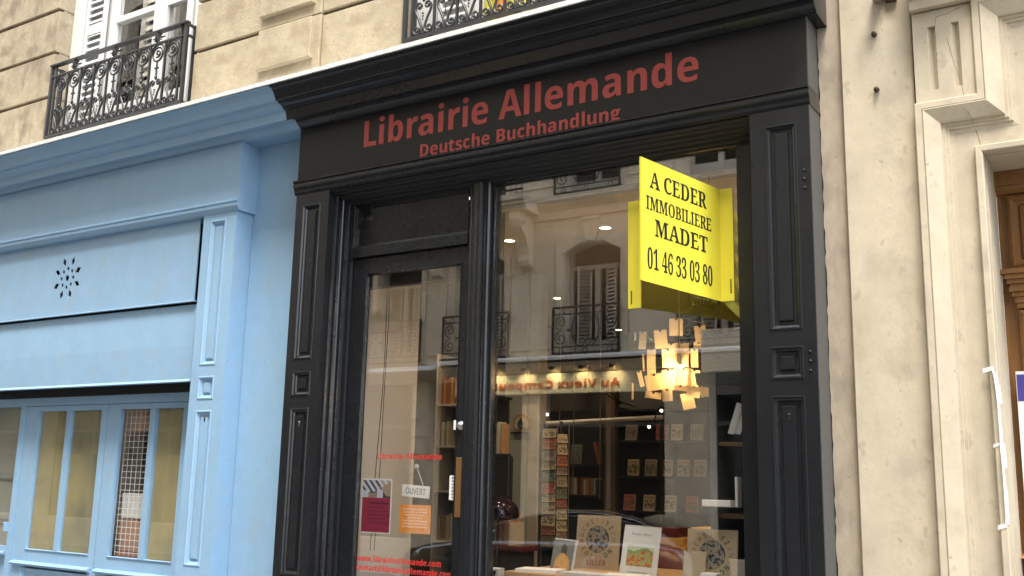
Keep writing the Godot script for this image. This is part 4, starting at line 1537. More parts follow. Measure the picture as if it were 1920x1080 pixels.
	obj("back_board", s, M.shelf_black, t)
	s = new_st()
	block(s, -1.066, 0.1, -3.3, -0.967, 2.4, -3.215, 0.004)
	obj("pilaster_strip", s, M.cabinet_brown, t)
	spine_row(-1.44, -1.14, 1.431, -3.235, 0.155, ["russet", "grey", "cream", "black", "russet", "cream", "tan"], "in the black bookcase at the back")
	book(-1.13, 1.692, -3.23, 0.03, 0.19, 0.15, M.russet_spine, "red-brown book leaning on the upper shelf of the black bookcase", "", 14.0)
	face_book(-1.36, 1.69, -3.235, 0.10, 0.17, 4, "green covered book leaning left of the red-brown one", "")
	var rows := [[1.894, 0.13, [[-0.83, 6], [-0.55, 3], [-0.415, 2], [-0.245, 1]]], [1.602, 0.135, [[-0.812, 0], [-0.652, 1], [-0.514, 5], [-0.362, 2], [-0.22, 0]]], [1.317, 0.132, [[-0.848, 7], [-0.667, 5], [-0.48, 2], [-0.294, 3]]]]
	for r in 3:
		var row: Array = rows[r]
		for k in row[2].size():
			face_book(row[2][k][0], row[0], -3.232, 0.102, row[1], row[2][k][1], "face-out book in the %s row of the black bookcase, %s from the left" % [["top", "middle", "bottom"][r], ["first", "second", "third", "fourth", "fifth"][k]], "face-out books in the black bookcase")
	# pale rail above the bookcase
	s = new_st()
	tube(s, [Vector3(-1.72, 2.03, -3.16), Vector3(-0.5, 2.075, -3.16)], 0.022, 4)
	tag(obj("pale_rail", s, M.old_white_paint), "long pale rail running along the front of the black bookcase", "rail")
	# thin hanging wires of the picture rail
	var wires := [[-1.33, 3.12, 2.03], [-1.195, 3.12, 1.5], [-0.946, 3.12, 1.41]]
	for k in 3:
		s = new_st()
		tube(s, [Vector3(wires[k][0], wires[k][1], -2.9), Vector3(wires[k][0], wires[k][2], -2.9)], 0.004, 5)
		tag(obj("hanging_wire", s, M.wire_grey), "thin steel wire hanging from the bookshop ceiling, %s from the left" % ["first", "second", "third"][k], "wire", "wires hanging in the bookshop")
	# bent reading lamp
	s = new_st()
	tube(s, smooth_line([Vector3(-0.778, 2.17, -3.2), Vector3(-0.79, 2.20, -2.9), Vector3(-0.77, 2.235, -2.65), Vector3(-0.70, 2.25, -2.58), Vector3(-0.62, 2.17, -2.55)], 6), 0.006, 6)
	lathe(s, [Vector2(0.008, 0.03), Vector2(0.016, 0.01), Vector2(0.02, -0.02)], Transform3D(Basis(Vector3.BACK, 0.7), Vector3(-0.612, 2.155, -2.55)), 10)
	tag(obj("bent_lamp", s, M.cord_black), "black gooseneck lamp arching over the top of the bookcase", "lamp")
	# grey cabinet on the right
	t = thing("grey_cabinet", "blue-grey open cabinet with a brown inside at the right of the window", "cabinet", Vector3(1.05, 0.1, -0.8))
	s = new_st()
	prof_x(s, [Vector2(-0.9, 2.112), Vector2(-0.402, 2.112), Vector2(-0.396, 2.104), Vector2(-0.406, 2.080), Vector2(-0.418, 2.052), Vector2(-0.9, 2.052)], 0.900, 1.279)
	obj("top_board", s, M.cabinet_grey, t)
	s = new_st()
	box(s, 0.966, 0.1, -0.85, 1.006, 2.051, -0.422)
	box(s, 1.24, 0.1, -0.85, 1.278, 2.051, -0.422)
	box(s, 1.007, 2.0, -0.8, 1.239, 2.051, -0.424)
	box(s, 1.007, 0.1, -0.8, 1.239, 0.95, -0.424)
	obj("carcass", s, M.cabinet_grey, t)
	s = new_st()
	box(s, 0.966, 0.1, -0.88, 1.278, 2.051, -0.851)
	obj("back_board", s, M.cabinet_brown, t)
	for by in [1.38, 1.74]:
		s = new_st()
		box(s, 1.007, by, -0.84, 1.239, by + 0.02, -0.44)
		obj("shelf_board", s, M.cabinet_brown, t)
	s = new_st()
	block(s, 0.932, 2.1135, -0.72, 1.22, 2.339, -0.40, 0.008)
	tag(obj("wrapped_box", s, M["crumpled_paper"]), "white paper-wrapped box on top of the grey cabinet", "box")
	# leaflets and boxes at the right edge
	t = thing("leaflet_pair", "two white leaflets slanting on a cord at the right edge of the window", "leaflets", Vector3(1.06, 1.87, -0.5))
	for k in 2:
		s = new_st()
		var lx := 1.075 + k * 0.032
		plate(s, PackedVector2Array([Vector2(lx, 1.80), Vector2(lx + 0.032, 1.794), Vector2(lx + 0.083, 1.945), Vector2(lx + 0.051, 1.955)]), -0.392 - k * 0.004, -0.389 - k * 0.004)
		obj("leaflet", s, M.paper_grey, t)
	s = new_st()
	tube(s, [Vector3(1.15, 1.945, -0.39), Vector3(1.15, 2.6, -0.39), Vector3(1.15, 3.14, -0.39)], 0.002, 4)
	obj("cord", s, M.cord_black, t)
	t = thing("glass_shelf", "clear glass shelf on brackets at the right side of the window", "shelf", Vector3(1.05, 1.43, -0.45))
	s = new_st()
	box(s, 0.86, 1.431, -0.415, 1.28, 1.438, -0.30)
	obj("pane", s, M.clear_glass, t)
	s = new_st()
	box(s, 1.281, 0.1, -1.05, 1.297, 2.0, -0.302)
	obj("side_board", s, M.cabinet_grey, t)
	s = new_st()
	block(s, 0.955, 1.4385, -0.41, 1.105, 1.470, -0.33, 0.003)
	tag(obj("flat_box", s, M.paper_white), "flat white box lying on the glass shelf", "box")
	s = new_st()
	block(s, 1.125, 1.4385, -0.40, 1.138, 1.585, -0.34, 0.002)
	tag(obj("upright_card", s, M.paper_white), "white card standing upright at the end of the glass shelf", "card")
	# hanging cords inside the door
	for k in 2:
		s = new_st()
		var dx := 0.03 * k
		tube(s, smooth_line([Vector3(-1.186 + dx, 2.735, -0.395), Vector3(-1.186 + dx * 0.4, 2.19, -0.4), Vector3(-1.216 + dx * 1.1, 1.58, -0.4), Vector3(-1.23 + dx, 1.1, -0.4)], 5), 0.0025, 4)
		tag(obj("blind_cord", s, M.cord_black), "thin black cord hanging inside the door glass, %s of the pair" % ["left", "right"][k], "cord", "cords inside the door")
	# spotted pouch under the yellow sign
	t = thing("spotted_pouch", "black pouch with a white-spotted ruffle hanging inside under the yellow sign", "pouch", Vector3(1.0, 2.36, -0.3))
	s = new_st()
	plate(s, PackedVector2Array([Vector2(0.935, 2.445), Vector2(1.08, 2.44), Vector2(1.07, 2.40), Vector2(1.035, 2.35), Vector2(1.02, 2.347), Vector2(0.94, 2.368)]), -0.315, -0.285)
	obj("bag", s, M.cord_black, t)
	s = new_st()
	var fan := []
	for k in 13:
		var q := k / 12.0
		fan.append(Vector3(lerpf(0.925, 1.085, q), 2.442 + 0.012 * sin(q * 9.0), -0.284 + 0.010 * (k % 2)))
	for k in 12:
		quad(s, fan[k], fan[k + 1], fan[k + 1] + Vector3(-0.02, 0.058, -0.005), fan[k] + Vector3(-0.01, 0.05, -0.005))
	obj("ruffle", s, M.spotted_black, t)
	for k in 14:
		s = new_st()
		lathe(s, [Vector2(0.0, 0.0012), Vector2(0.0035, 0.001), Vector2(0.0035, 0.0)], Transform3D(Basis(Vector3.RIGHT, PI / 2), Vector3(0.94 + 0.14 * fmod(k * 0.618, 1.0), 2.449 + 0.042 * fmod(k * 0.377 + 0.1, 1.0), -0.2745)), 8)
		obj("spot", s, M.paper_white, t)
	s = new_st()
	tube(s, smooth_line([Vector3(0.94, 2.43, -0.29), Vector3(0.90, 2.425, -0.29), Vector3(0.868, 2.40, -0.29)], 5), 0.004, 6)
	tube(s, [Vector3(1.03, 2.49, -0.3), Vector3(1.03, 3.14, -0.3)], 0.0018, 4)
	obj("strap", s, M.cord_black, t)


func build_window_display():
	var t := thing("display_table", "pale wooden display table inside the shop window", "table", Vector3(0.45, 0.1, -0.8))
	var s := new_st()
	block(s, -0.225, 1.02, -1.2, 0.96, 1.047, -0.36, 0.003)
	box(s, 0.96, 1.0205, -0.415, 1.2, 1.0465, -0.362)
	obj("table_top", s, M.pale_wood, t)
	for p in [[-0.2, -0.42], [0.9, -0.42], [-0.2, -1.15], [0.9, -1.15]]:
		s = new_st()
		box(s, p[0], 0.1, p[1] - 0.025, p[0] + 0.05, 1.0195, p[1] + 0.025)
		obj("leg", s, M.shelf_black, t)
	placard(0.085, 1.048, -0.86, -3.0, "left", 1.0)
	placard(0.975, 1.048, -0.387, 0.0, "right", 0.91)
	# wall calendars standing on the table
	t = thing("white_calendar", "white spiral calendar with a hilly coloured picture standing on the table", "calendar", Vector3(0.465, 1.048, -0.62))
	t.set_meta("local", true)
	t.rotation = Vector3(deg_to_rad(-14), deg_to_rad(6), deg_to_rad(-2.5))
	s = new_st()
	block(s, -0.106, 0.0, -0.006, 0.106, 0.272, 0.0, 0.001)
	obj("sheet", s, M.paper_white, t)
	letters("title", "Franz Marc", sans, -0.058, 0.06, 0.218, 0.016, 0.0002, M.grey_spine, t, 0.0004)
	var o := inst("picture", print_quad(0.15, 0.108), M.hill_print, t)
	o.position = Vector3(0.0, 0.106, 0.0008)
	s = new_st()
	for k in 22:
		tube(s, spiral(-0.099 + k * 0.0094, 0.270, 0.004, 0.004, 0, 300, 0.001, 6), 0.0008, 3)
	obj("spiral_binding", s, M.wire_grey, t)
	s = new_st()
	box(s, -0.06, 0.018, 0.0003, 0.05, 0.0215, 0.001)
	obj("foot_line", s, M.grey_spine, t)
	s = new_st()
	box(s, -0.03, 0.0, -0.08, 0.03, 0.15, -0.0065)
	obj("prop", s, M.paper_grey, t)
	t = thing("small_calendar", "small grey calendar with a warm brown picture standing on the table", "calendar", Vector3(-0.012, 1.048, -0.62))
	t.set_meta("local", true)
	t.rotation = Vector3(deg_to_rad(-15), deg_to_rad(8), deg_to_rad(-4))
	s = new_st()
	block(s, -0.068, 0.0, -0.006, 0.074, 0.178, 0.0, 0.001)
	obj("sheet", s, M.paper_grey, t)
	o = inst("picture", print_quad(0.128, 0.166), M.warm_print, t)
	o.position = Vector3(-0.003, 0.087, 0.0008)
	s = new_st()
	box(s, -0.03, 0.0, -0.06, 0.03, 0.1, -0.0065)
	obj("prop", s, M.paper_grey, t)
	# books lying flat on the table
	var flat := [[-0.17, 0.07, -0.40, 0.016, "grey", 8.0], [0.10, 0.34, -0.39, 0.014, "cream", -5.0], [0.36, 0.60, -0.38, 0.02, "cover", 4.0], [0.61, 0.82, -0.39, 0.018, "cover", -3.0]]
	for k in 4:
		var f: Array = flat[k]
		s = new_st()
		var w: float = (f[1] - f[0]) / 2
		box(s, -w, 0.0, -0.15, w, f[3], 0.0)
		var b := obj("book", s, M.paper_grey if k % 2 else M.paper_white)
		b.transform = Transform3D(Basis(Vector3.UP, deg_to_rad(f[5])), Vector3(f[0] + w, 1.0475, f[2]))
		tag(b, "book lying flat on the display table, %s from the left" % ["first", "second", "third", "fourth"][k], "book", "books lying on the display table")
	s = new_st()
	block(s, 0.955, 1.0475, -0.37, 1.04, 1.118, -0.30, 0.002)
	tag(obj("card_box", s, M.paper_white), "small white box at the right of the display table", "box")
	s = new_st()
	box(s, 0.0, 0.0, -0.003, 0.118, 0.17, 0.0)
	o = obj("paper_sheet", s, M.kraft_board)
	o.transform = Transform3D(Basis(Vector3.RIGHT, deg_to_rad(-10)), Vector3(0.835, 1.0475, -0.355))
	tag(o, "plain buff card standing in front of the right placard", "card")
	# boxes and a red chair behind the table
	t = thing("red_armchair", "dark red rounded armchair back behind the display table", "armchair", Vector3(0.25, 0.1, -1.5))
	s = new_st()
	lathe(s, [Vector2(0.30, 0.1), Vector2(0.33, 0.3), Vector2(0.34, 0.65), Vector2(0.31, 0.86), Vector2(0.24, 0.98), Vector2(0.14, 1.05), Vector2(0.0, 1.07)], Transform3D(Basis.IDENTITY.scaled(Vector3(1.0, 1.0, 0.5)), Vector3(0.22, 0.1, -1.45)), 28)
	obj("shell", s, M.dark_red_paint, t)
	s = new_st()
	lathe(s, [Vector2(0.2, 0.0), Vector2(0.2, 0.02), Vector2(0.04, 0.05), Vector2(0.04, 0.12)], Transform3D(Basis.IDENTITY, Vector3(0.22, 0.1, -1.45)), 16)
	obj("foot", s, M.steel, t)
	t = thing("side_table", "low dark table behind the window display", "table", Vector3(0.4, 0.1, -1.9))
	s = new_st()
	block(s, 0.0, 1.06, -2.1, 0.75, 1.09, -1.68, 0.004)
	obj("table_top", s, M.pale_wood, t)
	s = new_st()
	box(s, 0.05, 0.1, -2.05, 0.7, 1.0595, -1.8)
	obj("body", s, M.shelf_black, t)
	var st := [[0.06, 0.30, 1.091, 1.15], [0.10, 0.28, 1.151, 1.20], [0.31, 0.5, 1.091, 1.19], [0.33, 0.48, 1.191, 1.27], [0.12, 0.24, 1.201, 1.26]]
	for k in 5:
		s = new_st()
		block(s, st[k][0], st[k][2], -1.95, st[k][1], st[k][3], -1.70, 0.003)
		tag(obj("gift_box", s, M.ochre_box if k != 4 else M.dark_red_paint), ["ochre box at the left foot of the pile behind the calendar", "ochre box in the middle of the left pile behind the calendar", "large ochre box at the right foot of the pile behind the calendar", "ochre box on top of the right pile behind the calendar", "dark red box on top of the left pile behind the calendar"][k], "box", "boxes piled behind the calendar")
	# white leaflet dispenser at the left foot of the window
	t = thing("leaflet_holder", "white leaflet holder with black stripes at the left foot of the window", "holder", Vector3(-0.4, 1.0, -0.5))
	s = new_st()
	block(s, -0.46, 0.81, -0.56, -0.352, 1.043, -0.5, 0.002)
	obj("body", s, M.paper_white, t)
	s = new_st()
	for k in 3:
		plate(s, PackedVector2Array([Vector2(-0.43 + k * 0.018, 0.98), Vector2(-0.42 + k * 0.018, 0.98), Vector2(-0.38 + k * 0.006, 1.03), Vector2(-0.39 + k * 0.006, 1.03)]), -0.4999, -0.4990)
	obj("stripe", s, M.black_print, t)
	s = new_st()
	box(s, -0.50, 0.1, -0.62, -0.30, 0.809, -0.46)
	tag(obj("window_plinth", s, M.shelf_black), "black plinth under the white leaflet holder", "plinth")


func placard(x: float, y: float, z: float, yaw: float, which: String, size: float):
	var t := thing("placard", "square buff placard reading BUCHST\u00dcTZEN round a picture, the %s of two" % which, "placard", Vector3(x, y, z), "buff placards in the window")
	t.set_meta("local", true)
	t.basis = Basis.from_euler(Vector3(deg_to_rad(-7), deg_to_rad(yaw), 0)) * Basis.from_scale(Vector3(size, size, 1.0))
	var s := new_st()
	block(s, -0.146, 0.0, -0.01, 0.146, 0.305, 0.0, 0.001)
	obj("board", s, M.kraft_board, t)
	var word := "BUCHST\u00dcTZEN\u00b7EDITION\u00b7"
	var cy := 0.168
	var inks := [M.russet_spine, M.russet_spine, M.tan_spine, M.green_spine, M.grey_spine]
	for k in word.length():
		var a := deg_to_rad(188.0 - 205.0 * k / 11.0) if k < 12 else deg_to_rad(212.0 + 130.0 * (k - 12) / 7.0)
		var tm := text_mesh(word[k], sans_bold, 0.0006)
		var o := inst("letter", tm, inks[int(2.2 + 2.2 * cos(a))], t)
		var turn := a - PI / 2 if k < 12 else a + PI / 2
		o.transform = Transform3D(Basis(Vector3.BACK, turn).scaled(Vector3(0.055, 0.055, 1)), Vector3(0.108 * cos(a), cy + 0.108 * sin(a), 0.0006))
		o.basis = Basis(Vector3.BACK, turn) * Basis.from_scale(Vector3(0.055, 0.06, 1))
	letters("maker", "SILLER", sans_bold, -0.066, 0.066, 0.02, 0.03, 0.0003, M.russet_spine, t, 0.0006)
	s = new_st()
	var ring := PackedVector2Array()
	for k in 28:
		ring.append(Vector2(0.078 * cos(TAU * k / 28), cy + 0.078 * sin(TAU * k / 28)))
	var tri_ := new_st()
	for k in 28:
		var p := [Vector2(0, cy), ring[k], ring[(k + 1) % 28]]
		for q in [p[0], p[2], p[1]]:
			tri_.set_uv(Vector2(q.x / 0.156 + 0.5, 0.5 - (q.y - cy) / 0.156))
			tri_.set_normal(Vector3.BACK)
			tri_.add_vertex(Vector3(q.x, q.y, 0.0008))
	inst("round_picture", tri_.commit(), M.round_print, t)
	s = new_st()
	box(s, -0.03, 0.0, -0.07, 0.03, 0.2, -0.0105)
	obj("prop", s, M.kraft_board, t)


func build_paper_lamp():
	var t := thing("paper_note_lamp", "lit pendant lamp of clipped paper notes behind the window glass", "lamp", Vector3(0.56, 2.2, -1.0))
	var s := new_st()
	lathe(s, [Vector2(0.0, 0.045), Vector2(0.02, 0.038), Vector2(0.032, 0.018), Vector2(0.034, 0.0), Vector2(0.028, -0.02), Vector2(0.014, -0.034), Vector2(0.0, -0.038)], Transform3D(Basis.IDENTITY, Vector3(0.56, 2.19, -1.0)), 16)
	obj("lamp_bulb", s, M.bulb_glow, t)
	s = new_st()
	tube(s, [Vector3(0.56, 2.235, -1.0), Vector3(0.56, 2.30, -1.0)], 0.016, 8)
	tube(s, [Vector3(0.56, 2.30, -1.0), Vector3(0.56, 3.12, -1.0)], 0.003, 5)
	obj("cable", s, M.steel, t)
	var l := OmniLight3D.new()
	l.name = "bulb_light"
	l.light_color = Color(1.0, 0.80, 0.52)
	l.light_energy = 0.075
	l.light_size = 0.03
	l.omni_range = 10.0
	l.omni_attenuation = 2.0
	l.shadow_enabled = true
	t.add_child(l)
	l.position = Vector3(0.0, -0.01, 0.0)
	var notes := [[0.463,2.489,-1.182,0.077,0.108,0],[0.267,2.41,-1.116,0.047,0.109,-4],[0.501,2.372,-0.867,0.068,0.109,5],[0.708,2.405,-0.964,0.06,0.096,6],[0.3,2.278,-1.179,0.056,0.162,0],[0.478,2.28,-1.029,0.069,0.111,3],[0.57,2.293,-1.009,0.075,0.142,-2],[0.444,2.355,-1.15,0.039,0.06,0],[0.697,2.255,-0.897,0.036,0.106,0],[0.452,2.125,-0.897,0.105,0.095,10],[0.536,2.136,-0.9,0.067,0.12,4],[0.624,2.146,-0.9,0.067,0.107,-3],[0.687,2.14,-0.9,0.059,0.1,-8],[0.634,2.08,-0.835,0.072,0.031,-6],[0.699,2.059,-0.869,0.065,0.062,-8],[0.65,2.011,-0.908,0.066,0.093,12],[0.554,2.042,-0.833,0.055,0.069,3],[0.268,2.169,-1.089,0.03,0.1,14],[0.29,2.268,-1.082,0.013,0.107,3],[0.315,2.074,-0.876,0.011,0.096,0],[0.776,2.062,-0.855,0.058,0.061,20],[0.802,2.043,-0.862,0.029,0.037,-10],[0.824,2.042,-0.93,0.012,0.061,0],[0.464,2.044,-0.838,0.093,0.038,-8],[0.21,2.439,-1.129,0.01,0.054,0],[0.58,2.191,-0.9,0.024,0.088,0],[0.647,2.356,-1.089,0.056,0.039,0]]
	for n in notes:
		var at := Vector3(n[0], n[1], n[2])
		var out := (at - Vector3(0.56, 2.19, -1.0))
		out.y = 0.0
		var face := Vector3(0.45, 0.0, 1.0).normalized()
		if out.length() > 0.16:
			face = (face + out.normalized() * 0.35).normalized()
		var ux := Vector3.UP.cross(face)
		s = new_st()
		var w: float = n[3] / maxf(0.5, absf(ux.x))
		var h: float = n[4]
		var bend := rng.randf_range(-0.008, 0.010)
		var rows := []
		for k in 5:
			var q := k / 4.0
			rows.append([Vector3(-w / 2, h * (0.5 - q), bend * sin(q * PI)), Vector3(w / 2, h * (0.5 - q), bend * sin(q * PI) + bend * 0.5)])
		for k in 4:
			quad(s, rows[k + 1][0], rows[k + 1][1], rows[k][1], rows[k][0])
		var o := obj("paper_note", s, M.note_paper, t)
		o.transform = Transform3D(Basis(ux, Vector3.UP, face) * Basis(Vector3.BACK, deg_to_rad(n[5])), at - t.position)
		if w > 0.03:
			s = new_st()
			box(s, -0.006, h / 2 - 0.010, -0.003, 0.006, h / 2 + 0.003, 0.003)
			var c := obj("clip", s, M.cord_black, o)
			c.position = Vector3.ZERO
			s = new_st()
			tube(s, [Vector3(0.56, 2.24, -1.0) - t.position, at + Vector3(0, h / 2, 0) - t.position], 0.0011, 4)
			var wi := obj("wire", s, M.steel, t)
			wi.position = Vector3.ZERO


# ---------------------------------------------------------------- the house across the street, seen in the shop's glass
func arch_points(x0: float, x1: float, spring: float, top: float, n := 12) -> Array:
	var p := []
	for k in n + 1:
		var q := float(k) / n
		p.append(Vector2(lerpf(x0, x1, q), spring + (top - spring) * sin(q * PI)))
	return p


func far_window(t, c: float, w: float, y0: float, spring: float, top: float, open_shutters: bool):
	var s := new_st()
	# wall-depth lining and white frame
	box(s, c - w / 2, y0, -0.34, c - w / 2 + 0.07, top, -0.24)
	box(s, c + w / 2 - 0.07, y0, -0.34, c + w / 2, top, -0.24)
	box(s, c - w / 2 + 0.07, spring - 0.30, -0.34, c + w / 2 - 0.07, spring - 0.22, -0.24)
	box(s, c - 0.05, y0, -0.335, c + 0.05, spring - 0.30, -0.235)
	box(s, c - w / 2 + 0.07, y0, -0.335, c + w / 2 - 0.07, y0 + 0.28, -0.245)
	var win := obj("window", s, M.far_frame, t)
	s = new_st()
	box(s, c - w / 2, y0, -0.32, c + w / 2, top, -0.30)
	obj("pane", s, M.far_dark, win)
	if not open_shutters:
		return
	for side in [-1, 1]:
		for leaf in 2:
			# folded leaves standing out of the reveal at two angles
			var hx: float = c + side * (w / 2 - 0.03)
			var a := deg_to_rad(62.0 if leaf == 0 else 24.0)
			var lw := 0.25
			var st2 := new_st()
			box(st2, 0.0, y0 + 0.03, -0.018, 0.03, spring - 0.24, 0.018)
			box(st2, lw - 0.03, y0 + 0.03, -0.018, lw, spring - 0.24, 0.018)
			var y := y0 + 0.06
			while y < spring - 0.28:
				prof_x(st2, [Vector2(-0.016, y + 0.045), Vector2(0.016, y + 0.012), Vector2(0.016, y), Vector2(-0.016, y + 0.033)], 0.031, lw - 0.031, false)
				y += 0.066
			var o := obj("shutter", st2, M.far_shutter, t)
			var bx := Basis(Vector3.UP, (PI + a) if side > 0 else -a)
			if side > 0:
				bx = Basis(Vector3.UP, PI - a)
			var org := Vector3(hx, 0, -0.22)
			if leaf == 1:
				org += (Basis(Vector3.UP, (PI - deg_to_rad(62.0)) if side > 0 else -deg_to_rad(62.0)) * Vector3(lw + 0.004, 0, 0)) * 0.0 + Vector3(-side * 0.14, 0, 0.02)
			o.transform = Transform3D(bx.inverse() if side < 0 else bx, org)


func build_opposite_house():
	var t := thing("far_house", "beige stone house across the street, mirrored in the bookshop glass", "building", Vector3(0, 0, 10))
	t.set_meta("local", true)
	t.rotation.y = PI
	var m = M.far_stone
	var s := new_st()
	var cs := [-6.4, -4.1, -1.8, 0.5, 2.75, 5.02, 7.35, 9.24, 11.5, 13.8, 16.1, 18.4, 20.7, 23.0, 25.3, 27.6]
	var w := 1.09
	# first floor piers, arches and bands
	var edges := [-12.0]
	for c in cs:
		edges.append(c - w / 2)
		edges.append(c + w / 2)
	edges.append(62.0)
	for f in [[3.62, 5.47, 5.615, 6.06], [6.48, 8.3, 8.42, 8.9], [8.9, 10.9, 11.0, 11.5], [11.5, 13.4, 13.5, 14.1], [14.1, 16.0, 16.1, 16.6], [16.6, 18.3, 18.4, 19.2]]:
		for k in range(0, edges.size(), 2):
			box(s, edges[k], f[0], -0.4, edges[k + 1], f[3], 0.0)
		for c in cs:
			var poly := PackedVector2Array(arch_points(c - w / 2, c + w / 2, f[1], f[2]))
			poly.append(Vector2(c + w / 2, f[3]))
			poly.append(Vector2(c - w / 2, f[3]))
			plate(s, poly, -0.4, -0.0005)
	box(s, -12.0, 6.06, -0.4, 62.0, 6.48, -0.0005)
	box(s, -12.0, 3.3, -0.4, 62.0, 3.62, -0.0005)
	box(s, -12.0, 0.0, -9.0, 62.0, 19.2, -2.5)
	obj("wall", s, m, t)
	s = new_st()
	for k in range(0, edges.size(), 2):
		if edges[k + 1] - edges[k] > 0.6:
			for p in [[3.78, 6.0], [6.7, 8.8]]:
				rings(s, edges[k] + 0.18, p[0], edges[k + 1] - 0.18, p[1], [Vector2(0, 0.0), Vector2(0, 0.02), Vector2(0.02, 0.02), Vector2(0.03, 0.008)])
	obj("wall_panels", s, m, t)
	s = new_st()
	prof_x(s, [Vector2(-0.01, 6.46), Vector2(0.20, 6.46), Vector2(0.20, 6.38), Vector2(0.16, 6.34), Vector2(0.10, 6.28), Vector2(0.05, 6.22), Vector2(0.04, 6.08), Vector2(-0.01, 6.06)], -12.0, 62.0)
	prof_x(s, [Vector2(-0.01, 19.3), Vector2(0.5, 19.3), Vector2(0.5, 19.15), Vector2(0.3, 19.0), Vector2(0.05, 18.8), Vector2(-0.01, 18.8)], -12.0, 62.0)
	obj("string_course", s, m, t)
	s = new_st()
	prof_x(s, [Vector2(-6.0, 21.0), Vector2(-1.4, 21.0), Vector2(0.2, 19.31), Vector2(-6.0, 19.31)], -12.0, 62.0)
	obj("roof", s, M.slate_roof, t)
	for c in cs:
		s = new_st()
		plate(s, PackedVector2Array([Vector2(c - 0.10, 5.62), Vector2(c + 0.10, 5.62), Vector2(c + 0.15, 6.0), Vector2(c - 0.15, 6.0)]), 0.0, 0.06)
		box(s, c - 0.17, 6.0, 0.0, c + 0.17, 6.05, 0.08)
		obj("keystone", s, m, t)
		s = new_st()
		mitred(s, [Vector2(c - w / 2 - 0.14, 3.64), Vector2(c - w / 2 - 0.14, 5.5), Vector2(c - w / 4, 5.70), Vector2(c + w / 4, 5.70), Vector2(c + w / 2 + 0.14, 5.5), Vector2(c + w / 2 + 0.14, 3.64)], [Vector2(0, 0.0), Vector2(0, 0.03), Vector2(0.10, 0.025), Vector2(0.12, 0.0)])
		obj("window_surround", s, m, t)
		far_window(t, c, w, 3.64, 5.47, 5.615, c > 2.0 and c < 12.0)
		far_window(t, c, w, 6.5, 8.3, 8.42, false)
		far_window(t, c, w, 8.95, 10.9, 11.0, false)
		far_window(t, c, w, 11.55, 13.4, 13.5, false)
		far_window(t, c, w, 14.15, 16.0, 16.1, false)
		far_window(t, c, w, 16.65, 18.3, 18.4, false)
	# balcony on consoles
	s = new_st()
	prof_x(s, [Vector2(0.0, 6.455), Vector2(0.62, 6.455), Vector2(0.62, 6.38), Vector2(0.58, 6.36), Vector2(0.58, 6.30), Vector2(0.54, 6.27), Vector2(0.50, 6.20), Vector2(0.0, 6.18)], 6.05, 10.6)
	obj("balcony_slab", s, m, t)
	for cx in [6.3, 8.28, 10.3]:
		s = new_st()
		var con := [Vector2(0.0, 6.179), Vector2(0.5, 6.179), Vector2(0.5, 6.05), Vector2(0.44, 5.92), Vector2(0.30, 5.78), Vector2(0.20, 5.62), Vector2(0.16, 5.45), Vector2(0.17, 5.36), Vector2(0.14, 5.28), Vector2(0.0, 5.24)]
		prof_x(s, con, cx - 0.11, cx + 0.11)
		lathe(s, [Vector2(0.0, 0.0), Vector2(0.07, 0.0), Vector2(0.07, 0.25), Vector2(0, 0.25)], Transform3D(Basis(Vector3.BACK, PI / 2), Vector3(cx + 0.125, 6.03, 0.40)), 14)
		obj("console", s, m, t)
	# ground floor: zinc cornice, shop piers, dark shop windows
	s = new_st()
	prof_x(s, [Vector2(0.0, 3.66), Vector2(0.42, 3.60), Vector2(0.44, 3.57), Vector2(0.44, 3.53), Vector2(0.0, 3.56)], -12.0, 8.0)
	prof_x(s, [Vector2(0.0, 3.60), Vector2(0.34, 3.54), Vector2(0.36, 3.47), Vector2(0.0, 3.50)], 8.02, 62.0)
	obj("zinc_cornice", s, M.zinc_sheet, t)
	s = new_st()
	prof_x(s, [Vector2(0.0, 3.525), Vector2(0.34, 3.50), Vector2(0.30, 3.44), Vector2(0.2, 3.40), Vector2(0.12, 3.36), Vector2(0.0, 3.34)], -12.0, 62.0)
	obj("cornice", s, m, t)
	s = new_st()
	var piers := [-12.0, -9.0, -6.0, -3.0, 0.2, 2.95, 6.0, 8.38, 10.6, 13.5, 17.0, 20.4, 23.8, 27.2, 34.0, 42.0, 50.0]
	for k in piers.size():
		var p: float = piers[k]
		var pw := 0.72 if p == 2.95 else 0.34
		block(s, p, 0.0, -0.4, p + pw, 3.29, 0.06, 0.02)
		if p > 8.0:
			for q in 9:
				box(s, p - 0.01, 0.3 + q * 0.33, 0.03, p + pw + 0.01, 0.3 + q * 0.33 + 0.28, 0.075)
	box(s, -12.0, 0.0, -0.4, 62.0, 0.42, 0.0)
	obj("shop_pier", s, m, t)
	s = new_st()
	box(s, -12.0, 0.42, -0.36, 62.0, 3.3, -0.34)
	obj("shop_glazing", s, M.far_dark, t)
	s = new_st()
	for k in 34:
		box(s, -12.0 + k * 1.4, 0.42, -0.33, -12.0 + k * 1.4 + 0.06, 3.3, -0.28)
	box(s, -12.0, 2.45, -0.33, 62.0, 2.52, -0.29)
	obj("shop_glazing_bars", s, M.slate_roof, t)
	# lit shop sign
	var g := thing("far_shop_sign", "pale lit shop sign with orange-red lettering, mirrored in the window", "sign", Vector3(0, 0, 10))
	g.set_meta("local", true)
	g.rotation.y = PI
	s = new_st()
	block(s, 3.9, 2.99, 0.065, 7.75, 3.34, 0.12, 0.01)
	obj("board", s, M.far_sign_board, g)
	letters("lettering", "Au Vieux Campeur", sans_bold, 4.41, 6.90, 3.085, 0.135, 0.12, M.far_sign_red, g, 0.01)
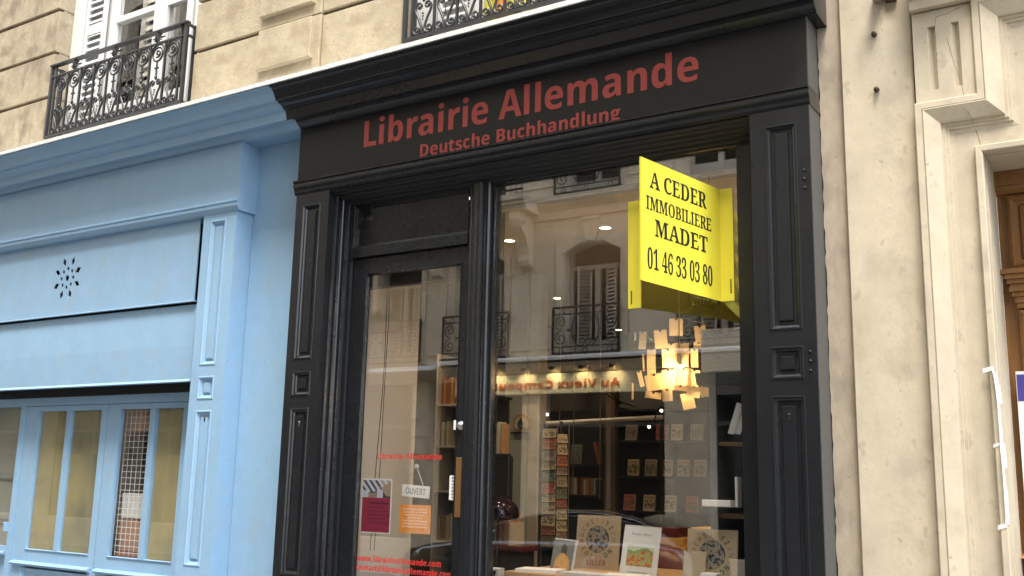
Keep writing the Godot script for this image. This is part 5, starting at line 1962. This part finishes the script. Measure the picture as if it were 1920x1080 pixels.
	for k in 6:
		var lx := 4.51 + k * 0.565
		var lamp := thing("sign_lamp", "lit swan-neck lamp over the mirrored shop sign, %s from the sign's start" % ["first", "second", "third", "fourth", "fifth", "sixth"][k], "lamp", Vector3(-lx, 3.36, 9.72), "lamps over the far shop sign")
		s = new_st()
		tube(s, [Vector3(-lx, 3.42, 9.92), Vector3(-lx, 3.45, 9.84), Vector3(-lx, 3.43, 9.75)], 0.008, 6)
		obj("arm", s, M.cord_black, lamp)
		s = new_st()
		lathe(s, [Vector2(0.015, 0.05), Vector2(0.03, 0.03), Vector2(0.05, -0.01)], Transform3D(Basis(Vector3.RIGHT, -0.5), Vector3(-lx, 3.41, 9.74)), 12)
		obj("lamp_hood", s, M.cord_black, lamp)
		s = new_st()
		lathe(s, [Vector2(0.0, 0.02), Vector2(0.022, 0.012), Vector2(0.026, -0.002), Vector2(0.0, -0.006)], Transform3D(Basis(Vector3.RIGHT, -0.5), Vector3(-lx, 3.403, 9.745)), 12)
		obj("lamp_bulb", s, M.sign_lamp_glow, lamp)
		var l := SpotLight3D.new()
		l.name = "sign_light"
		l.light_color = Color(1.0, 0.88, 0.62)
		l.light_energy = 0.14
		l.light_size = 0.02
		l.spot_range = 6.0
		l.spot_angle = 70.0
		l.spot_angle_attenuation = 1.0
		l.spot_attenuation = 2.0
		l.shadow_enabled = true
		lamp.add_child(l)
		l.position = Vector3(0, 0.028, 0.03)
		l.basis = Basis.looking_at(Vector3(0, -0.85, 0.40))
	# railings
	for q in [[5.08, 0.635, 3.66, "under the arched window above the mirrored sign"], [7.35, 0.72, 3.66, "left of the mirrored arched window"], [9.25, 0.65, 3.66, "mirrored in the door glass"], [5.08, 0.64, 6.50, "on the second floor above the mirrored arch"], [2.75, 0.64, 3.66, "right of the mirrored arched window"]]:
		far_railing(q[0], q[1], q[2], q[3])
	var r := thing("far_balcony_rail", "wrought iron balcony rail on consoles across the street", "railing", Vector3(0, 0, 10))
	r.set_meta("local", true)
	r.rotation.y = PI
	s = new_st()
	for y in [6.55, 7.3]:
		box(s, 6.1, y, 0.53, 10.55, y + 0.035, 0.56)
	obj("rail", s, M.wrought_iron, r)
	for k in 38:
		s = new_st()
		var bx := 6.12 + k * 0.118
		tube(s, [Vector3(bx, 6.45, 0.545), Vector3(bx, 7.3, 0.545)], 0.009, 5)
		if k % 3 == 1:
			tube(s, spiral(bx + 0.06, 6.9, 0.055, 0.012, 90, 560, 0.545, 14), 0.008, 4)
		obj("baluster", s, M.wrought_iron, r)
	# flower box behind the railing mirrored in the door
	var b := thing("flower_box", "long planter with a bushy plant on the railing mirrored in the door", "planter", Vector3(-9.3, 4.3, 9.6))
	s = new_st()
	block_back(s, -9.72, 4.24, 9.62, -8.95, 4.42, 9.80, 0.01)
	obj("trough", s, M.planter_box, b)
	s = new_st()
	for k in 240:
		var o := Vector3(-9.62 + rng.randf() * 0.35, 4.42, 9.70 + rng.randf_range(-0.06, 0.06))
		var d := Vector3(rng.randf_range(-0.8, 0.8), rng.randf_range(0.2, 1.0), rng.randf_range(-0.7, 0.7)).normalized()
		var tip := o + d * rng.randf_range(0.12, 0.34)
		var side := d.cross(Vector3(rng.randf() - 0.5, rng.randf() - 0.5, rng.randf() - 0.5)).normalized() * 0.012
		var mid := o.lerp(tip, 0.5)
		tri(s, o, mid + side, tip)
		tri(s, o, tip, mid - side)
	obj("foliage", s, M.leaf_green, b)


func far_railing(c: float, h: float, y: float, where: String):
	var r := thing("far_window_railing", "scrolled iron window railing across the street, " + where, "railing", Vector3(0, 0, 10))
	r.set_meta("local", true)
	r.rotation.y = PI
	var z := 0.10
	for q in [[y, 0.03], [y + 0.115, 0.02], [y + 0.68, 0.02], [y + 0.79, 0.035]]:
		var s := new_st()
		box(s, c - h, q[0], z - 0.012, c + h, q[0] + q[1], z + 0.012)
		obj("rail", s, M.wrought_iron, r)
	for sx in [-1, 1]:
		var s := new_st()
		box(s, c + sx * h - 0.014, y, z - 0.014, c + sx * h + 0.014, y + 0.825, z + 0.014)
		tube(s, [Vector3(c + sx * h, y + 0.05, z), Vector3(c + sx * h, y + 0.05, -0.05)], 0.010, 5)
		tube(s, [Vector3(c + sx * h, y + 0.75, z), Vector3(c + sx * h, y + 0.75, -0.05)], 0.010, 5)
		obj("post", s, M.wrought_iron, r)
		s = new_st()
		var ym := y + 0.41
		# big S scroll from the post, C scroll of the centre
		tube(s, spiral(c + sx * (h - 0.16), ym + 0.14, 0.125, 0.02, -90 if sx > 0 else 270, (-90 + 560) if sx > 0 else (270 - 560), z, 28), 0.011, 5)
		tube(s, spiral(c + sx * (h - 0.16), ym - 0.14, 0.125, 0.02, 90 if sx > 0 else 90, (90 - 560) if sx > 0 else (90 + 560), z, 28), 0.011, 5)
		var oval := []
		for k in 19:
			var a := deg_to_rad(-80.0 + 160.0 * k / 18.0)
			oval.append(Vector3(c + sx * (0.09 + 0.17 * cos(a)), ym + 0.275 * sin(a), z))
		tube(s, oval, 0.013, 5)
		tube(s, spiral(c + sx * 0.075, ym + 0.20, 0.075, 0.015, 90 if sx > 0 else 90, (90 + 430) if sx > 0 else (90 - 430), z, 20), 0.010, 5)
		tube(s, spiral(c + sx * 0.075, ym - 0.20, 0.075, 0.015, -90, (-90 - 430) if sx > 0 else (-90 + 430), z, 20), 0.010, 5)
		tube(s, [Vector3(c + sx * 0.26, ym, z), Vector3(c + sx * (h - 0.29), ym, z)], 0.016, 5)
		obj("scroll", s, M.wrought_iron, r)
	for k in 3:
		for q in [y + 0.06, y + 0.735]:
			var s := new_st()
			tube(s, spiral(c + (k - 1) * h * 0.72, q, 0.042, 0.042, 0, 360, z, 14), 0.008, 4)
			obj("ring", s, M.wrought_iron, r)


# ---------------------------------------------------------------- the two railings of this house
func build_railings():
	railing(-4.65, -2.98, 4.225, 4.862, "black wrought iron window railing above the blue shop")
	railing(-0.885, 0.785, 4.225, 4.862, "black wrought iron window railing cut off above the black shop")


func railing(x0: float, x1: float, y0: float, y1: float, label: String):
	var t := thing("window_railing", label, "railing", Vector3((x0 + x1) / 2, y0, -0.09))
	var z := -0.09
	var ym := y1 - 0.098
	var iron = M.wrought_iron
	var s := new_st()
	prof_x(s, [Vector2(z - 0.022, y1 + 0.010), Vector2(z + 0.012, y1 + 0.014), Vector2(z + 0.026, y1 + 0.004), Vector2(z + 0.026, y1 - 0.008), Vector2(z - 0.022, y1 - 0.008), Vector2(z - 0.022, y1 + 0.010)], x0 - 0.012, x1 + 0.012)
	obj("top_rail", s, iron, t)
	s = new_st()
	box(s, x0, ym - 0.007, z - 0.010, x1, ym + 0.007, z + 0.010)
	obj("middle_rail", s, iron, t)
	s = new_st()
	box(s, x0 - 0.01, y0, z - 0.014, x1 + 0.01, y0 + 0.022, z + 0.014)
	obj("bottom_rail", s, iron, t)
	for x in [x0, x1]:
		s = new_st()
		box(s, x - 0.012, y0 + 0.022, z - 0.012, x + 0.012, y1 - 0.008, z + 0.012)
		obj("corner_post", s, iron, t)
		s = new_st()
		for y in [y0 + 0.004, ym - 0.006, y1 - 0.02]:
			box(s, x - 0.010, y, -0.20, x + 0.010, y + 0.016, z - 0.0125)
		box(s, x - 0.012, y0, -0.19, x + 0.012, y1, -0.155)
		obj("side_return", s, iron, t)
	for k in 3:
		s = new_st()
		box(s, lerpf(x0, x1, 0.12 + 0.38 * k) - 0.012, 3.99, z - 0.012, lerpf(x0, x1, 0.12 + 0.38 * k) + 0.012, y0, z + 0.012)
		obj("foot", s, iron, t)
	var bays := 9
	var inner0 := x0 + 0.055
	var inner1 := x1 - 0.055
	var bw := (inner1 - inner0) / bays
	for k in bays + 1:
		s = new_st()
		var x := inner0 + bw * k
		box(s, x - 0.0075, y0 + 0.022, z - 0.0075, x + 0.0075, (y1 - 0.008) if k in [0, bays] else ym - 0.007, z + 0.0075)
		obj("baluster", s, iron, t)
	for k in bays:
		var c := inner0 + bw * (k + 0.5)
		var h := bw * 0.46
		s = new_st()
		tube(s, spiral(c, ym - 0.088, h, h, 0, 180, z, 14), 0.0088, 6)
		tube(s, spiral(c, ym - 0.088, h * 0.70, h * 0.70, 0, 360, z, 16), 0.0082, 6)
		tube(s, spiral(c, ym - 0.080, h * 0.42, 0.006, -120, 300, z, 14), 0.008, 5)
		tube(s, [Vector3(c, ym - 0.145, z), Vector3(c, y0 + 0.255, z)], 0.0075, 6)
		tube(s, [Vector3(c - 0.020, ym - 0.20, z), Vector3(c + 0.020, ym - 0.20, z)], 0.008, 5)
		lathe(s, [Vector2(0.0, 0.022), Vector2(0.010, 0.012), Vector2(0.013, 0.0), Vector2(0.006, -0.016), Vector2(0.0, -0.02)], Transform3D(Basis.IDENTITY, Vector3(c, y0 + 0.262, z)), 8)
		obj("arch_scroll", s, iron, t)
		s = new_st()
		for q in [-1, 1]:
			var e := smooth_line([Vector3(c + q * 0.010, y0 + 0.030, z), Vector3(c + q * 0.012, y0 + 0.075, z), Vector3(c + q * 0.034, y0 + 0.135, z), Vector3(c + q * 0.058, y0 + 0.185, z), Vector3(c + q * 0.060, y0 + 0.215, z)], 5)
			tube(s, e, 0.0088, 6)
			tube(s, spiral(c + q * 0.033, y0 + 0.218, 0.027, 0.006, 0 if q > 0 else 180, 420 if q > 0 else -240, z, 14), 0.0082, 6)
			tube(s, spiral(c + q * 0.046, y0 + 0.060, 0.034, 0.007, 180 if q > 0 else 0, (180 + 470) if q > 0 else -470, z, 18), 0.0088, 6)
		for q in 3:
			lathe(s, [Vector2(0.0, 0.010), Vector2(0.009 - q * 0.0015, 0.0), Vector2(0.0, -0.010)], Transform3D(Basis.IDENTITY, Vector3(c, y0 + 0.165 - q * 0.019, z + 0.004)), 6)
		obj("lyre_scroll", s, iron, t)
	for k in 3:
		var c := lerpf(inner0, inner1, [0.17, 0.5, 0.83][k])
		var y := (ym + y1) / 2 - 0.002
		s = new_st()
		for q in 12:
			var a := TAU * q / 12.0
			var d := Vector3(cos(a), sin(a), 0)
			tube(s, [Vector3(c, y, z), Vector3(c, y, z + 0.012) + d * 0.022, Vector3(c, y, z + 0.004) + d * (0.048 if q % 2 else 0.042)], 0.0125, 5, 0.4)
		for q in [-1, 1]:
			tube(s, [Vector3(c + q * 0.03, y, z), Vector3(c + q * 0.075, y, z)], 0.0085, 5, 0.4)
		lathe(s, [Vector2(0.0, 0.018), Vector2(0.010, 0.014), Vector2(0.014, 0.0)], Transform3D(Basis(Vector3.RIGHT, PI / 2), Vector3(c, y, z)), 8)
		obj("rosette", s, iron, t)


# ---------------------------------------------------------------- parked car, seen in the glass
func car_section(x: float, hw: float, y0: float, y1: float, tuck: float) -> Array:
	# half outline of a slice across the car, from sill to centre of the top
	return [Vector3(x, y0, hw - 0.04), Vector3(x, y0 + 0.06, hw), Vector3(x, lerpf(y0, y1, 0.55), hw), Vector3(x, lerpf(y0, y1, 0.9), hw - tuck * 0.5), Vector3(x, y1, hw - tuck), Vector3(x, y1 + 0.015, hw * 0.5), Vector3(x, y1 + 0.02, 0.0)]


func loft(s: SurfaceTool, secs: Array, mirror: bool):
	s.set_smooth_group(0)
	for k in secs.size() - 1:
		for j in secs[k].size() - 1:
			quad(s, secs[k][j], secs[k + 1][j], secs[k + 1][j + 1], secs[k][j + 1])
			if mirror:
				var f := func(v): return Vector3(v.x, v.y, -v.z)
				quad(s, f.call(secs[k][j + 1]), f.call(secs[k + 1][j + 1]), f.call(secs[k + 1][j]), f.call(secs[k][j]))
	s.set_smooth_group(-1)


func build_street_things():
	var t := thing("parked_car", "black low car parked across the street, mirrored at the foot of the window", "car", Vector3(-4.0, -0.12, 7.2))
	t.set_meta("local", true)
	var s := new_st()
	var secs := []
	# x, half width, sill, shoulder
	for p in [[-2.15, 0.60, 0.34, 0.56, 0.10], [-2.08, 0.76, 0.26, 0.66, 0.10], [-1.7, 0.86, 0.2, 0.76, 0.08], [-1.0, 0.89, 0.2, 0.86, 0.07], [0.0, 0.9, 0.2, 0.90, 0.07], [1.2, 0.9, 0.2, 0.94, 0.08], [1.8, 0.86, 0.24, 0.95, 0.1], [2.12, 0.74, 0.32, 0.90, 0.12], [2.18, 0.6, 0.40, 0.80, 0.12]]:
		secs.append(car_section(p[0], p[1], p[2], p[3], p[4]))
	loft(s, secs, true)
	obj("body", s, M.car_black, t)
	s = new_st()
	secs = []
	var tops := [[-1.0, 0.80, 0.90, 0.80], [-0.55, 0.78, 1.09, 0.70], [-0.1, 0.77, 1.22, 0.62], [0.4, 0.76, 1.295, 0.58], [0.9, 0.75, 1.30, 0.57], [1.4, 0.74, 1.23, 0.58], [1.75, 0.73, 1.10, 0.62], [2.0, 0.70, 0.95, 0.64]]
	for p in tops:
		secs.append([Vector3(p[0], 0.88, p[1]), Vector3(p[0], lerpf(0.88, p[2], 0.9), lerpf(p[1], p[3], 0.9)), Vector3(p[0], p[2], p[3] - 0.05), Vector3(p[0], p[2] + 0.02, 0.3), Vector3(p[0], p[2] + 0.025, 0.0)])
	loft(s, secs, true)
	obj("roof", s, M.car_black, t)
	for side in [-1, 1]:
		s = new_st()
		var pts := []
		for k in range(0, tops.size() - 1):
			var p: Array = tops[k]
			pts.append(Vector3(p[0], lerpf(0.88, p[2], 0.9) + 0.004, side * (lerpf(p[1], p[3], 0.9) + 0.008)))
		tube(s, smooth_line(pts, 4), 0.012, 6)
		obj("trim", s, M.car_trim, t)
		s = new_st()
		for k in range(1, tops.size() - 2):
			var p: Array = tops[k]
			var q: Array = tops[k + 1]
			var a := Vector3(p[0], 0.93, side * (lerpf(p[1], p[3], 0.1) + 0.004))
			var b := Vector3(q[0], 0.93, side * (lerpf(q[1], q[3], 0.1) + 0.004))
			var c := Vector3(q[0], lerpf(0.88, q[2], 0.82), side * (lerpf(q[1], q[3], 0.82) + 0.004))
			var d := Vector3(p[0], lerpf(0.88, p[2], 0.82), side * (lerpf(p[1], p[3], 0.82) + 0.004))
			if side > 0:
				quad(s, a, b, c, d)
			else:
				quad(s, b, a, d, c)
		obj("side_window", s, M.car_glass, t)
		for x in [-1.35, 1.35]:
			s = new_st()
			var at := Transform3D(Basis(Vector3.RIGHT, side * PI / 2), Vector3(x, 0.32, side * 0.70))
			lathe(s, [Vector2(0.22, 0.2), Vector2(0.29, 0.21), Vector2(0.32, 0.18), Vector2(0.32, 0.02), Vector2(0.29, 0.0)], at, 24)
			var wh := obj("wheel", s, M.tyre, t)
			s = new_st()
			lathe(s, [Vector2(0.0, 0.17), Vector2(0.08, 0.18), Vector2(0.20, 0.195), Vector2(0.22, 0.2)], at, 24)
			obj("rim", s, M.car_trim, wh)
		s = new_st()
		block(s, -0.09, -0.04, -0.02, 0.09, 0.04, 0.02, 0.01)
		var hl := obj("headlight", s, M.car_trim, t)
		hl.transform = Transform3D(Basis(Vector3.UP, -1.1 * side), Vector3(-2.04, 0.60, side * 0.66))
		s = new_st()
		block(s, -0.08, -0.05, -0.02, 0.08, 0.05, 0.02, 0.01)
		var tl := obj("tail_light", s, M.dark_red_paint, t)
		tl.transform = Transform3D(Basis(Vector3.UP, 1.2 * side), Vector3(2.10, 0.78, side * 0.62))
